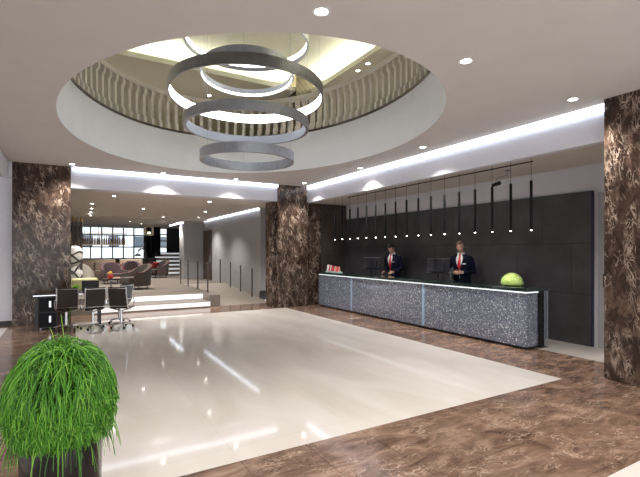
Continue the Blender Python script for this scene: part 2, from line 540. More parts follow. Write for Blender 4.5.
# upper floor slab around the opening
angs = sorted([2*PI*k/96 for k in range(96)] + [math.atan2(y-EY, x-EX) % (2*PI) for x in (-4,9.6) for y in (-1.5,17)])
vi = [ell(a, .155) for a in angs]; vo = []
for a in angs:
    c, s_ = math.cos(a), math.sin(a); ts = []
    if c > 1e-9: ts.append((9.6-EX)/c)
    if c < -1e-9: ts.append((-4-EX)/c)
    if s_ > 1e-9: ts.append((17-EY)/s_)
    if s_ < -1e-9: ts.append((-1.5-EY)/s_)
    t = min(ts); vo.append((EX+t*c, EY+t*s_))
n = len(angs); mb = MB()
mb.add([(x,y,UP) for x,y in vi]+[(x,y,UP) for x,y in vo], [(i,n+i,n+(i+1)%n,(i+1)%n) for i in range(n)])
mb.add([(x,y,UP-.3) for x,y in vi]+[(x,y,UP-.3) for x,y in vo], [((i+1)%n,n+(i+1)%n,n+i,i) for i in range(n)])
struct(mb.build('floor_upper', M['tread']), 'upper gallery floor around the oval opening')

# ------------------------------------------------------------------ bulkheads, soffits, walls of the lobby
mb = MB().box(.02, 5.52, 12.06, 12.5, SOF, 4.3)
struct(mb.build('trim_1', M['bulkhead']), 'pale bulkhead face above the lounge opening')
mb = MB().box(6.48, 6.62, -5, 12.2, SOF, 4.3)
struct(mb.build('trim_2', M['bulkhead']), 'pale bulkhead face above the reception desk')
mb = MB().box(6.3, 6.48, -5, 11.86, CEIL+.1, CEIL+.2).box(-1.2, 6.5, 11.86, 12.06, CEIL+.1, CEIL+.2)
struct(mb.build('trim_3', M['bulkhead']), 'closing board above the cove slots')
mb = MB().box(6.62, 8.35, -5, 12.35, SOF+.02, SOF+.12)
struct(mb.build('ceiling_reception', M['soffit']), 'low soffit over the reception desk')

def strip(name, label, x0, x1, y0, y1, z0, z1):
    t = MB().box(x0, x1, y0, y1, z0, z1).build(name, M['cove'])
    return tag(t, label, 'cove light', 'linear cove lights along the ceiling edge')
strip('cove_light', 'long white light line along the bulkhead over the reception', 6.42, 6.48, 3.0, 11.86, CEIL-.085, CEIL+.02)
strip('cove_light', 'long white light line along the bulkhead over the lounge opening', .06, 5.5, 12.0, 12.06, CEIL-.07, CEIL+.02)

# left side bay
mb = MB().box(-1.32, -1.14, 11.9, 12.3, 3.42, 4.2).box(-1.32, -1.2, -5, 11.9, 3.42, 4.2)
struct(mb.build('trim_4', M['bulkhead']), 'pale bulkhead at the left edge of the ceiling')
struct(MB().box(-6, -1.32, -5, 12.3, 3.44, 3.56).build('ceiling_side', M['ceiling']), 'side bay ceiling at the far left')
struct(MB().box(-6, -1.1, 12.3, 12.5, 0, 3.5).build('wall_left_return', plain('pale_lilac_paint', (.80, .80, .88), .85, var=.015, scale=2)), 'pale lavender wall left of the dark marble column')
struct(MB().box(-6.15, -6, -5, 29, 0, 3.56).build('wall_left', M['lavender']), 'pale side wall far left')
struct(MB().box(-6, -1.17, 12.26, 12.3, 0, .1).build('baseboard_left', M['base_dark']), 'dark skirting at the left wall')

# reception back wall
struct(MB().box(8.14, 8.34, -5, 12.3, 0, SOF+.1).build('wall_right', M['lavender']), 'grey lavender wall behind the reception')
struct(MB().box(8.08, 8.14, 4.22, 12.22, 0, 2.8).build('wall_cladding', M['clad']), 'charcoal stone cladding on the wall behind the desk')
struct(MB().box(8.078, 8.14, 4.203, 4.22, 0, 2.8).build('trim_5', plain('blue_edge_strip', (.006, .009, .045), .4)), 'dark blue edge strip at the end of the stone cladding')
struct(MB().box(7.12, 8.14, 12.22, 12.4, 0, SOF+.1).build('wall_end', M['brown_clad']), 'dark brown panelled end wall behind the desk')
d = MB().box(8.10, 8.14, 3.1, 4.12, .0, 2.75).build('door_1', M['door_grey'])
struct(d, 'plain grey door between the stone cladding and the right column')
MB().box(8.06, 8.10, 3.98, 4.02, 1.08, 1.32).build('door_handle', M['rail_dark'], d)

# marble columns
def column(name, label, blocks):
    mb = MB()
    for b in blocks: mb.box(*b)
    o = mb.build(name, M['emperador'], bevel=.012)
    return struct(o, label, 'column')
column('marble_column', 'brown veined marble column at the far left beside the work table', [(-1.14, .02, 11.97, 13.1, 0, CEIL+.12)])
column('marble_column', 'stepped brown marble column between the lounge and the reception desk', [(5.5, 6.53, 11.97, 12.3, 0, CEIL+.12), (5.40, 7.12, 12.18, 12.75, 0, SOF+.02)])
column('marble_column', 'brown veined marble column cut by the right edge beyond the desk end', [(6.2, 7.2, 1.95, 3.08, 0, CEIL+.1)])

# ------------------------------------------------------------------ lounge shell
st_ = MB().box(-4, 3.75, 13.18, 14.05, -.05, LZ/2).box(-4, 3.75, 14.03, 14.6, 0, LZ).box(3.75, 4.08, 13.25, 14.6, 0, LZ)
struct(st_.build('trim_steps', plain('taupe_step_stone', (.20, .17, .145), .4, var=.08, scale=5)), 'two broad stone steps up to the lounge')
struct(MB().box(-6, 4.08, 14.6, 29, -.05, LZ).box(4.08, 7.3, 18.3, 29, -.05, LZ).build('floor_lounge', M['carpet']), 'taupe carpeted lounge floor')
mb = MB()
vs = [(4.08,13.3,0),(5.82,13.3,0),(5.82,18.3,LZ),(4.08,18.3,LZ),(4.08,13.3,-.1),(5.82,13.3,-.1),(5.82,18.3,-.1),(4.08,18.3,-.1)]
mb.add(vs, [(0,1,2,3),(7,6,5,4),(0,4,5,1),(1,5,6,2),(2,6,7,3),(3,7,4,0)])
struct(mb.build('floor_ramp', M['tread']), 'beige stone ramp beside the steps')
for lab, y, z0, z1, x1 in (('lower glowing white riser strip across the lounge steps', 13.155, .035, LZ/2-.015, 3.74), ('upper glowing white riser strip across the lounge steps', 14.005, LZ/2+.012, LZ-.015, 3.74)):
    tag(MB().box(.55, x1, y, y+.025, z0, z1).build('step_light', M['step_led']), lab, 'step light', 'lit risers of the lounge steps')
mb = MB().box(-6, 7.3, 12.5, 20.6, SOF, SOF+.12).box(-6, 7.3, 20.6, 29, SOF-.06, SOF+.12)
struct(mb.build('ceiling_lounge', M['soffit']), 'low beige lounge ceiling')
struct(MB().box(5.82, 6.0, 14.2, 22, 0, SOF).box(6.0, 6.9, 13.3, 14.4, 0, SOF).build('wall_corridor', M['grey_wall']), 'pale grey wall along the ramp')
struct(MB().box(5.78, 6.9, 14.16, 14.2, 0, .32).build('baseboard_corridor', M['base_dark']), 'dark plinth at the near end of the ramp wall')
struct(MB().box(4.9, 5.84, 21.9, 22.9, LZ, SOF).build('wall_pier', M['fluted']), 'grey fluted pier at the far end of the ramp')
d = MB().box(5.78, 5.84, 20.2, 21.6, LZ, 2.75).build('door_2', M['door_wood'])
struct(d, 'dark brown door at the far end of the ramp wall')
MB().box(5.74, 5.78, 20.35, 20.39, 1.2, 1.5).build('door_handle', M['chrome'], d)
strip('cove_light', 'slim light line along the top of the ramp wall', 5.74, 5.80, 14.25, 21.5, SOF-.06, SOF-.002)
strip('cove_light', 'short light line beside the grey fluted pier', 4.80, 4.88, 21.9, 25.0, SOF-.12, SOF-.06)
# far walls, windows
WY = 28.5
mb = MB()
mb.box(-6, .45, WY, WY+.2, 0, SOF).box(3.98, 4.75, WY, WY+.2, 0, SOF).box(.45, 3.98, WY, WY+.2, 0, 1.15).box(5.35, 7.3, WY, WY+.2, 0, SOF).box(4.75, 5.35, WY, WY+.2, 0, 1.6)
mb.box(7.3, 7.45, 13.3, WY+.2, 0, SOF)
struct(mb.build('wall_back', M['frame']), 'dark far wall of the lounge')
def window(name, label, x0, x1, z0, z1, cols, rows):
    mb = MB()
    t = .035
    for i in range(cols+1):
        x = x0+(x1-x0)*i/cols; mb.box(x-t, x+t, WY+.02, WY+.14, z0, z1)
    for zz in [z0, z1] + list(rows): mb.box(x0, x1, WY+.03, WY+.13, zz-t, zz+t)
    f = mb.build(name, M['frame']); struct(f, label)
    MB().box(x0, x1, WY+.075, WY+.085, z0, z1).build('pane', M['glass'], f)
window('window_1', 'wide gridded window behind the bar', .45, 3.98, 1.15, SOF-.06, 6, (2.0, 2.72))
window('window_2', 'narrow tall window beside the dark curtains', 4.75, 5.35, 1.6, SOF-.06, 1, (2.0, 2.4, 2.8))
# pale building over the street
t = thing('building', 'pale building across the street seen through the lounge window', 'building', (3, 40, 0))
MB().box(-12, 12, 0, 4, -1, 5.2).build('wall', M['fac_white'], t)
MB().box(-12.2, 12.2, -.3, 4, 5.2, 5.45).build('roof', M['fac_white'], t)
for i in range(9):
    for z in (2.6, 4.2):
        w = MB().box(-8.2+i*2, -7.4+i*2, -.04, .02, z-.45, z+.45).build('window', M['fac_dark'], t)
struct(MB().box(-30, 40, 28.7, 60, -.4, -.3).build('ground', plain('grey_pavement', (.45, .45, .46), .8, var=.1, scale=2)), 'pale pavement outside')

# far flight of lit steps
mb = MB()
for k in range(6): mb.box(4.4, 6.9, 25.6+k*.42, WY, LZ+.01, LZ+.22*(k+1))
struct(mb.build('trim_stair', M['tread']), 'far flight of steps rising at the back of the lounge')
for k in range(6):
    tag(MB().box(4.42, 6.88, 25.58+k*.42, 25.6+k*.42, LZ+.22*k+.10, LZ+.22*k+.18).build('step_light', M['far_led']),
        ['lowest', 'second', 'third', 'fourth', 'fifth', 'topmost'][k] + ' lit riser on the far flight of steps', 'step light', 'lit risers of the far steps')
# dark curtains at the back right
mb = None
for i, x in enumerate((4.05, 4.35, 4.62)):
    mb = MB(); pts = []
    for k in range(13):
        pts.append((x-.13+.26*k/12, 27.4+.05*math.sin(k*2.1)))
    poly = pts + [(p[0], p[1]+.03) for p in reversed(pts)]
    mb.prism(poly, LZ+.02, SOF-.06)
    tag(mb.build('curtain', M['frame']), ['dark curtain panel nearest the wide bar window', 'middle dark curtain panel right of the bar window', 'dark curtain panel nearest the narrow tall window'][i], 'curtain', 'dark curtains at the back of the lounge')

# ------------------------------------------------------------------ upper gallery shell
SU = 6.9
mb = MB().box(-4, 9.6, 12.42, 17, SU, SU+.14).box(6.85, 9.6, -1.5, 12.42, SU, SU+.14).box(-4, -1.8, -1.5, 12.42, SU, SU+.14)
struct(mb.build('ceiling_upper', M['upper_ceil']), 'beige gallery ceiling border above the oval opening')
struct(MB().box(-4, 9.6, -1.5, 17, 7.42, 7.5).build('ceiling_tray', M['upper_ceil']), 'raised gallery ceiling tray glowing at its edges')
mb = MB().box(-4.1, -4, -1.5, 17, UP-.3, 7.5).box(-4, 9.6, 16.9, 17, UP-.3, 7.5).box(-4, 9.6, -1.6, -1.5, CEIL, 7.5)
struct(mb.build('wall_upper', M['olive_wall']), 'olive beige gallery walls')
struct(MB().box(8.9, 9.0, -1.5, 17, UP, SU).build('wall_upper_right', M['dark_wood']), 'dark timber gallery wall on the right')
struct(MB().box(6.3, 7.15, 12.35, 13.0, UP, 7.42).build('wall_upper_pier', M['walnut']), 'olive walnut pier behind the balustrade')
tag(MB().box(-1.8, 6.2, 12.6, 12.72, SU+.15, SU+.2).build('cove_light', M['cove_up']), 'warm light trough at the far edge of the gallery tray ceiling', 'cove light', 'gallery cove lights')
tag(MB().box(7.03, 7.15, -1.0, 12.2, SU+.15, SU+.2).build('cove_light', M['cove_up']), 'warm light trough along the right side of the gallery tray ceiling', 'cove light', 'gallery cove lights')

struct(MB().box(-3.98, -3.9, -1.5, 16.9, UP, 6.35).box(-3.98, .2, 16.8, 16.88, UP, 6.2).build('wall_upper_shade', M['dark_wood']), 'dark boards standing in for shade around the left of the gallery')  # dark boards added as painted shade on the wall behind the balusters
# balustrade
bal = thing('balustrade', 'curved balustrade of pale shaped fins around the oval opening', 'balustrade', (EX, EY, UP))
def rail(name, z0, z1, o0, o1, m):
    mb = MB(); vs = []
    for off, z in ((o0,z0),(o1,z0),(o1,z1),(o0,z1)):
        vs += [(ell(2*PI*k/N, off)[0]-EX, ell(2*PI*k/N, off)[1]-EY, z-UP) for k in range(N)]
    fs = []
    for r in range(4):
        for k in range(N):
            k2 = (k+1) % N
            fs.append((r*N+k, ((r+1)%4)*N+k, ((r+1)%4)*N+k2, r*N+k2))
    mb.add(vs, fs)
    return soft(mb.build(name, m, bal))
o = rail('bottom_rail', UP, UP+.05, -.015, .15, M['rail_dark']); o['label'] = 'dark bronze bottom rail'
o = rail('top_rail', UP+.86, UP+.96, .0, .13, M['stone_rail'])
# arc length table
cum = [0.0]
for k in range(720):
    a, b = ell(2*PI*k/720), ell(2*PI*(k+1)/720)
    cum.append(cum[-1]+math.hypot(b[0]-a[0], b[1]-a[1]))
def ang_at(s_):
    s_ %= cum[-1]; lo = 0
    while cum[lo+1] < s_: lo += 1
    return 2*PI*(lo+(s_-cum[lo])/(cum[lo+1]-cum[lo]))/720
prof = [(.03,.05),(-.05,.05),(-.05,.16),(-.005,.23),(-.005,.66),(-.05,.73),(-.05,.82),(.0,.86),(.10,.86),(.09,.80),(.09,.74),(.12,.66),(.12,.22),(.09,.14),(.09,.05)]
TH = .070
mb = MB()
nb = 100
fin = None
for i in range(nb):
    a = ang_at(cum[-1]*i/nb)
    p = ell(a, .0)
    dcam = (Vector((p[0], p[1]))-Vector((EX, EY))).normalized().dot(Vector((EX, EY)).normalized())
    if dcam < -.62: continue     # hidden behind the near rim of the opening
    nrm = Vector((math.cos(a)/EA, math.sin(a)/EB, 0)).normalized()
    if fin is None:
        m_ = MB(); k = len(prof)
        vs = [(r, -TH/2, z) for r, z in prof] + [(r, TH/2, z) for r, z in prof]
        m_.add(vs, [tuple(reversed(range(k))), tuple(range(k, 2*k))] + [(j,(j+1)%k,k+(j+1)%k,k+j) for j in range(k)])
        f = m_.build('baluster', M['stone_rail'], bal); fin = f
    else:
        f = fin.copy(); COL.objects.link(f); f.parent = bal
    f.location = (p[0]-EX+nrm.x*.02, p[1]-EY+nrm.y*.02, 0)
    f.rotation_euler = (0, 0, math.atan2(nrm.y, nrm.x))

# ------------------------------------------------------------------ ring chandelier
CX, CY = 2.77, 7.37
ch = thing('ring_chandelier', 'chandelier of five suspended pewter rings in the oval opening', 'chandelier', (CX, CY, 3.32))
def ring(r, z0, z1, th, lit, label, tilt=0.0):
    n = 96; z0 -= 3.32; z1 -= 3.32
    def soft_(o):
        for v in o.data.vertices: v.co.z -= tilt*(v.co.x*.352+v.co.y*.936)/r
        return soft(o)
    b = soft_(MB().lathe([(r-th, z0), (r, z0), (r, z1), (r-th, z1)], n=n).build('ring', M['ring_metal'], ch))
    b['label'] = label
    h = z1-z0
    if lit:
        f0, f1 = lit
        soft_(MB().lathe([(r-th, z0+h*f1), (r-th, z0+h*f0)], n=n).build('light_strip', M['ring_light'], b))
        if f0 > 0: soft_(MB().lathe([(r-th, z0+h*f0), (r-th, z0)], n=n).build('inner_band', M['ring_metal'], b))
        if f1 < 1: soft_(MB().lathe([(r-th, z1), (r-th, z0+h*f1)], n=n).build('inner_band', M['ring_metal'], b))
    else:
        soft_(MB().lathe([(r-th, z1), (r-th, z0)], n=n).build('inner_band', M['ring_inner'] if 'second' in label else M['ring_metal'], b))
    return b
ring(.835, 3.32, 3.485, .05, None, 'lowest small unlit ring')
ring(1.105, 3.91, 4.075, .05, None, 'second ring from below, wider and unlit')
ring(1.367, 4.465, 4.65, .03, (0, .95), 'widest ring, glowing white on its inside', .04)
ring(.83, 4.86, 4.995, .03, (0, .30), 'small upper ring with a glowing lower edge', .06)
ring(1.105, 5.42, 5.58, .03, (.45, 1), 'topmost ring, partly cut off by the ceiling')
for k in range(3):
    a = 2*PI*k/3+.5
    for r, z in ((.81, 3.48), (1.08, 4.07), (1.35, 4.64), (.812, 5.0), (1.08, 5.57)):
        x, y = r*math.cos(a+r), r*math.sin(a+r)
        MB().tube([(x, y, z-3.32-.01), (x, y, 7.42-3.32)], .0015, 5).build('cable', M['steel'], ch)

# ------------------------------------------------------------------ reception desk
dk = thing('reception_desk', 'long reception desk with speckled blue grey front and dark glass top', 'desk', (6.8, 8.15, 0))
def dl(x0, x1, y0, y1, z0, z1): return (x0-6.8, x1-6.8, y0-8.15, y1-8.15, z0, z1)
mb = MB().box(*dl(6.8, 7.12, 4.62, 11.78, .05, .985))
o = mb.build('body', M['terrazzo'], dk, bevel=.006)
o = MB().box(*dl(6.86, 7.36, 4.68, 11.76, 0, .05)).build('plinth', M['base_dark'], dk)
o = MB().box(*dl(6.81, 7.37, 4.62, 11.78, .985, 1.012)).build('light_strip', emit('desk_edge_light', (.92, .97, 1), 1.0), dk); o['label'] = 'thin white lit edge under the glass top'
o = MB().box(*dl(7.12, 7.38, 4.63, 11.77, .05, .985)).build('rear_carcass', plain('bronze_panel', (.10, .075, .06), .35), dk); o['label'] = 'bronze brown rear carcass'
o = MB().box(*dl(6.76, 7.44, 4.58, 11.84, 1.012, 1.075)).build('desktop', M['top_glass'], dk, bevel=.004)
o = MB().box(*dl(7.12, 7.40, 4.592, 4.606, .0, 1.012)).build('end_panel', M['glass'], dk); o['label'] = 'clear glass panel at the right end'
for y in (9.95, 7.12):
    o = MB().box(*dl(6.792, 6.80, y-.035, y+.035, .06, .98)).build('joint', M['joint_glass'], dk); o['label'] = 'vertical glass joint with a painted pale blue light streak'
struct(MB().box(7.44, 8.08, 5.7, 12.1, 0, .1).build('floor_platform', M['cream_floor']), 'low staff platform behind the desk')

# monitors seen from behind
def monitor(label, loc, rz):
    t = thing('monitor', label, 'monitor', loc, rz, 'monitors on the reception desk')
    MB().lathe([(0,0),(.12,0),(.12,.012),(.03,.022),(.0,.022)], n=20, sy=.75).build('base', M['black_soft'], t)
    MB().tube([(0,.02,.015),(0,.045,.12),(0,.04,.26)], .02, 8).build('stand', M['black_soft'], t)
    mb = MB()
    R_ = Matrix.Translation((0, 0, .30)) @ Matrix.Rotation(math.radians(10), 4, 'X')
    mb.obox(R_, .52, .035, .34)
    mb.obox(R_ @ Matrix.Translation((0, .03, -.02)), .30, .04, .2)
    MBo = mb.build('housing', M['black_soft'], t, bevel=.006)
    s_ = MB(); s_.obox(R_ @ Matrix.Translation((0, -.019, 0)), .49, .004, .31); s_.build('screen', M['screen'], t)
    e = MB(); e.obox(R_ @ Matrix.Translation((0, 0, .173)), .52, .036, .006); o = e.build('bezel', M['steel'], t)
    return t
# screens face the clerks (+X); local front is -Y, so turn by +90 degrees
monitor('black monitor in front of the clerk with black hair', (7.2, 9.54, 1.075), math.radians(122))
monitor('black monitor in front of the balding clerk', (7.2, 7.06, 1.075), math.radians(118))

# small upright items on the left end of the desk
items = [('white card stand at the left end of the desk', 'white_card', .10, .20, 11.52), ('red card right of the white card stand', 'red_card', .06, .19, 11.42),
         ('narrow white card between two red cards', 'white_card', .05, .19, 11.35), ('broad red card in the middle of the desk cards', 'red_card', .12, .17, 11.24),
         ('salmon card right of the broad red card', 'salmon_card', .11, .16, 11.10), ('last red card at the right end of the desk cards', 'red_card', .10, .15, 10.97),
         ('pale salmon card right end of the leaning row', 'salmon_card', .05, .16, 10.88)]
for lab, mk, w, h, y in items:
    mb = MB()
    poly = [(-.035, 0), (.035, 0), (.004, h), (-.004, h)]
    vs = [(x, -w/2, z) for x, z in poly] + [(x, w/2, z) for x, z in poly]
    mb.add(vs, [(3,2,1,0),(4,5,6,7),(0,1,5,4),(1,2,6,5),(2,3,7,6),(3,0,4,7)])
    o = mb.build('card', M[mk], loc=(7.0, y, 1.105), bevel=.002); tag(o, lab, 'card', 'cards on the reception desk')
o = MB().box(-.07, .07, -.4, .38, 0, .03).build('card_tray', M['teal_card'], loc=(7.0, 11.2, 1.075), bevel=.003)
tag(o, 'pale tray holding the red and white cards on the desk', 'tray')

# desk telephone / terminal by the second clerk
t = thing('desk_terminal', 'small angled black terminal between the monitor and the balding clerk', 'terminal', (7.14, 6.62, 1.075), math.radians(100))
MB().box(-.07, .07, -.06, .06, 0, .015).build('base', M['black_soft'], t, bevel=.004)
MB().tube([(0,0,.01),(0,.03,.1),(0,.0,.2)], .012, 8).build('arm', M['steel'], t)
mb = MB(); mb.obox(Matrix.Translation((0,-.01,.22)) @ Matrix.Rotation(math.radians(35),4,'X'), .10, .02, .17); mb.build('housing', M['black_soft'], t, bevel=.004)

# flower ball
fl = thing('flower_ball', 'dome of lime green blossoms on the right end of the desk', 'flowers', (7.12, 5.13, 1.075))
MB().lathe([(0,0),(.12,0),(.16,.02),(.165,.05),(.15,.05),(.0,.045)], n=24).build('dish', M['top_glass'], fl)
mb = MB()
for i in range(620):
    z = random.uniform(-.15, 1); a = random.uniform(0, 2*PI); r = math.sqrt(max(0, 1-z*z))
    nrm = Vector((r*math.cos(a), r*math.sin(a), z))
    c = Vector((0,0,.035)) + Vector((nrm.x*.175, nrm.y*.19, max(0, nrm.z)*.185))*random.uniform(.96, 1.03) + Vector((0,0,.01))
    q = nrm.to_track_quat('Z', 'Y').to_matrix()
    w = random.uniform(.013, .021); ph = random.uniform(0, PI)
    vs = [c + q @ Vector((0,0,.004))]; fs = []
    for k in range(4):
        aa = ph+k*PI/2
        vs += [c + q @ Vector((w*.75*math.cos(aa-.5), w*.75*math.sin(aa-.5), .006)), c + q @ Vector((w*1.2*math.cos(aa), w*1.2*math.sin(aa), .002)), c + q @ Vector((w*.75*math.cos(aa+.5), w*.75*math.sin(aa+.5), .006))]
        b0 = 1+3*k; fs += [(0, b0, b0+1), (0, b0+1, b0+2)]
    mb.add(vs, fs)
mb.ball((0,0,.03), .165, .18, .175, 20, 12)
mb.v = [(x, y, max(.012, z)) for x, y, z in mb.v]
mb.build('blossoms', M['bloom'], fl)

# ------------------------------------------------------------------ pendant row over the desk
PX = 6.68
tr = tag(MB().tube([(PX, 4.42, 3.215), (PX, 9.95, 3.215)], .012, 8).build('pendant_rail', M['black']), 'thin black rail linking the pendant lights under the soffit', 'rail')
ORD = ['first', 'second', 'third', 'fourth', 'fifth', 'sixth', 'seventh', 'eighth', 'ninth', 'tenth', 'eleventh', 'twelfth', 'thirteenth', 'fourteenth', 'fifteenth', 'sixteenth', 'seventeenth', 'eighteenth', 'nineteenth', 'twentieth', 'twenty-first', 'twenty-second', 'twenty-third', 'twenty-fourth', 'twenty-fifth', 'twenty-sixth']
pl = bpy.data.lights.new('pendant_beam', 'SPOT'); pl.energy = PENDANT_W; pl.spot_size = math.radians(70); pl.spot_blend = .5; pl.shadow_soft_size = .02; pl.color = (1, .95, .89)
p0 = None
for i in range(17):
    y = 10.62 - i*(10.62-4.45)/16
    lab = ORD[i]+' slim black pendant tube from the left over the reception desk'
    if p0 is None:
        p0 = thing('pendant_light', lab, 'pendant light', (PX, y, 2.07), 0, 'pendant tubes over the reception desk')
        MB().tube([(0,0,.82),(0,0,SOF+.02-2.07)], .004, 6).build('wire', M['pend_black'], p0)
        soft(MB().lathe([(0,.83),(.012,.83),(.0235,.815),(.0235,.0),(.019,.0),(.019,.012)], n=16).build('tube', M['pend_black'], p0))
        MB().lathe([(0,-.012),(.007,-.010),(.012,-.005),(.015,.004)], n=12).build('lens', M['pend_lens'], p0)
        l = bpy.data.objects.new('pendant_beam', pl); COL.objects.link(l); l.parent = p0; l.location = (0,0,-.01)
    else:
        dup(p0, (PX, y, 2.07), 0, lab)

# security camera under the soffit
t = thing('security_camera', 'small black camera on a curved bracket under the reception soffit', 'camera', (7.3, 5.35, SOF+.02))
MB().lathe([(0,0),(.05,0),(.05,-.02),(0,-.02)], n=16).build('mount', M['steel'], t)
MB().tube([(0,0,-.02),(0,.02,-.09),(-.03,.1,-.12),(-.05,.2,-.13),(-.05,.24,-.22)], .008, 8).build('bracket', M['steel'], t)
mb = MB(); mb.tube([(-.06,.30,-.26),(-.04,.14,-.23)], [.035,.04], 12); mb.build('housing', M['black_soft'], t)

# ------------------------------------------------------------------ downlights
dlamp = bpy.data.lights.new('downlight_beam', 'SPOT'); dlamp.energy = DOWNLIGHT_W; dlamp.spot_size = math.radians(115); dlamp.spot_blend = .8; dlamp.shadow_soft_size = .05; dlamp.color = (1, .95, .89)
llamp = bpy.data.lights.new('lounge_beam', 'SPOT'); llamp.energy = LOUNGE_W; llamp.spot_size = math.radians(115); llamp.spot_blend = .8; llamp.shadow_soft_size = .05; llamp.color = (1, .93, .84)
protos = {}
def downlight(x, y, z, label, group, lamp):
    key = lamp.name
    if key not in protos:
        t = thing('ceiling_downlight', label, 'downlight', (x, y, z), 0, group)
        soft(MB().lathe([(.075,.0),(.078,-.006),(.058,-.008),(.052,.0)], n=24).build('trim_ring', M['white_trim'], t))
        MB().lathe([(0,-.003),(.054,-.003)], n=20).build('lens', M['lens'], t)
        l = bpy.data.objects.new('beam', lamp); COL.objects.link(l); l.parent = t; l.location = (0,0,-.02)
        protos[key] = t
        return t
    return dup(protos[key], (x, y, z), 0, label, group)
G1 = 'recessed downlights in the lobby ceiling'
for x, y, lab in [
    (1.85, 3.16, 'recessed downlight nearest the camera in front of the oval opening'),
    (3.67, 3.20, 'recessed downlight right of the oval opening, away from the light lines'),
    (5.83, 3.28, 'recessed downlight beside the reception light line near the right column'),
    (5.96, 6.25, 'recessed downlight beside the reception light line, second from the right column'),
    (6.12, 8.58, 'recessed downlight beside the reception light line, third from the right column'),
    (6.01, 11.28, 'recessed downlight just in front of the stepped marble column'),
    (4.03, 11.62, 'recessed downlight beside the lounge light line, right of the lowest ring'),
    (2.09, 11.69, 'recessed downlight midway along the lounge light line'),
    (0.04, 11.56, 'recessed downlight at the top right corner of the left marble column'),
    (-.75, 4.2, 'recessed downlight above the green potted plant'),
    (-.6, .5, 'recessed downlight behind the camera at left'),
    (2.2, .2, 'recessed downlight behind the camera in the middle'),
    (5.0, -.4, 'recessed downlight behind the camera at right')]:
    downlight(x, y, CEIL, lab, G1, dlamp)
G2 = 'recessed downlights in the lounge ceiling'
def at(u, v, z):
    t = (z-1.7)*430.0/(252-v); k = (u-320)/430.0
    c, s_ = math.cos(math.atan2(250, 430)), math.sin(math.atan2(250, 430))
    return (s_+k*c)*t, (c-k*s_)*t
spots = [(114,196,'nearest lounge downlight right of the left column'), (92,203.5,'first and nearest in the line of lounge downlights by the left column'), (91.5,208.4,'second in the line of lounge downlights by the left column'),
         (91,212,'third in the line of lounge downlights by the left column'), (90.6,215.4,'fourth in the line of lounge downlights by the left column'),
         (143.5,208.8,'lounge downlight above the middle of the steps'), (163.3,216.9,'lounge downlight above the lounge walkway'),
         (198.6,217.2,'lounge downlight nearest the fluted pier'), (205.5,211.7,'lounge downlight in front of the fluted pier'), (209.6,201.5,'lounge downlight over the ramp near the bulkhead')]
for u, v, lab in spots:
    z = SOF
    x, y = at(u, v, z)
    if y > 20.6: z = SOF-.06; x, y = at(u, v, z)
    downlight(x, y, z, lab, G2, llamp)
for u, v, lab in [(129.8,221.2,'far lounge downlight before the middle of the bar window'), (141.6,224,'farthest lounge downlight at the top of the bar window'), (177,222.6,'far lounge downlight above the lit steps')]:
    x, y = at(u, v, SOF-.06); downlight(x, y, SOF-.06, lab, G2, llamp)
ulamp = dlamp.copy(); ulamp.name = 'gallery_beam'; ulamp.energy = 300
for u, v, lab in [(358, 70.5, 'gallery downlight nearer the balustrade'), (368, 63.5, 'gallery downlight farther right')]:
    x, y = at(u, v, SU); downlight(x, y, SU, lab, 'gallery downlights above the balustrade', ulamp)
for x, y, lab in [(-.6, 13.6, 'added gallery fill lamp at the far left corner behind the balustrade'), (1.6, 14.2, 'added gallery fill lamp behind the far balustrade, left of the rings'), (4.0, 14.2, 'added gallery fill lamp behind the far balustrade, right of the rings'), (-2.6, 8.5, 'added gallery fill lamp over the left side of the gallery'), (7.6, 4.0, 'added gallery fill lamp over the right side of the gallery')]:  # unseen lamps added to brighten the gallery
    downlight(x, y, SU, lab, 'gallery downlights above the balustrade', ulamp)
for x, y, lab in [(-2.6, 10.0, 'added side bay fill lamp close to the pale left wall'), (-3.4, 7.5, 'added side bay fill lamp left of the potted plant')]:  # out-of-view lamps put in to lift the pale left wall
    downlight(x, y, 3.44, lab, 'added fill lamps in the side bay', dlamp)

# ------------------------------------------------------------------ handrails by the ramp
def handrail(label, pts):
    x0, y0, z0 = pts[0]
    t = thing('handrail', label, 'handrail', pts[0])
    for x, y, z in pts:
        p = MB().box(x-x0-.02, x-x0+.02, y-y0-.02, y-y0+.02, z-z0, z-z0+1.02).build('post', M['rail_dark'], t, bevel=.003)
    for h in (.35, .65, .95):
        MB().tube([(x-x0, y-y0, z-z0+h) for x, y, z in pts], .005, 6).build('cable', M['steel'], t)
    a = [(x-x0, y-y0, z-z0) for x, y, z in pts]
def rz_(y): return max(0, min(LZ, LZ*(y-13.3)/5.0))
handrail('dark post handrail between the lounge steps and the ramp', [(3.95, 14.2, LZ), (4.03, 15.8, LZ), (4.03, 17.3, LZ), (4.03, 18.6, LZ)])
handrail('dark post handrail along the wall side of the ramp', [(5.66, 14.6, rz_(14.6)), (5.66, 15.8, rz_(15.8)), (5.66, 17.0, rz_(17.0)), (5.66, 18.4, LZ)])

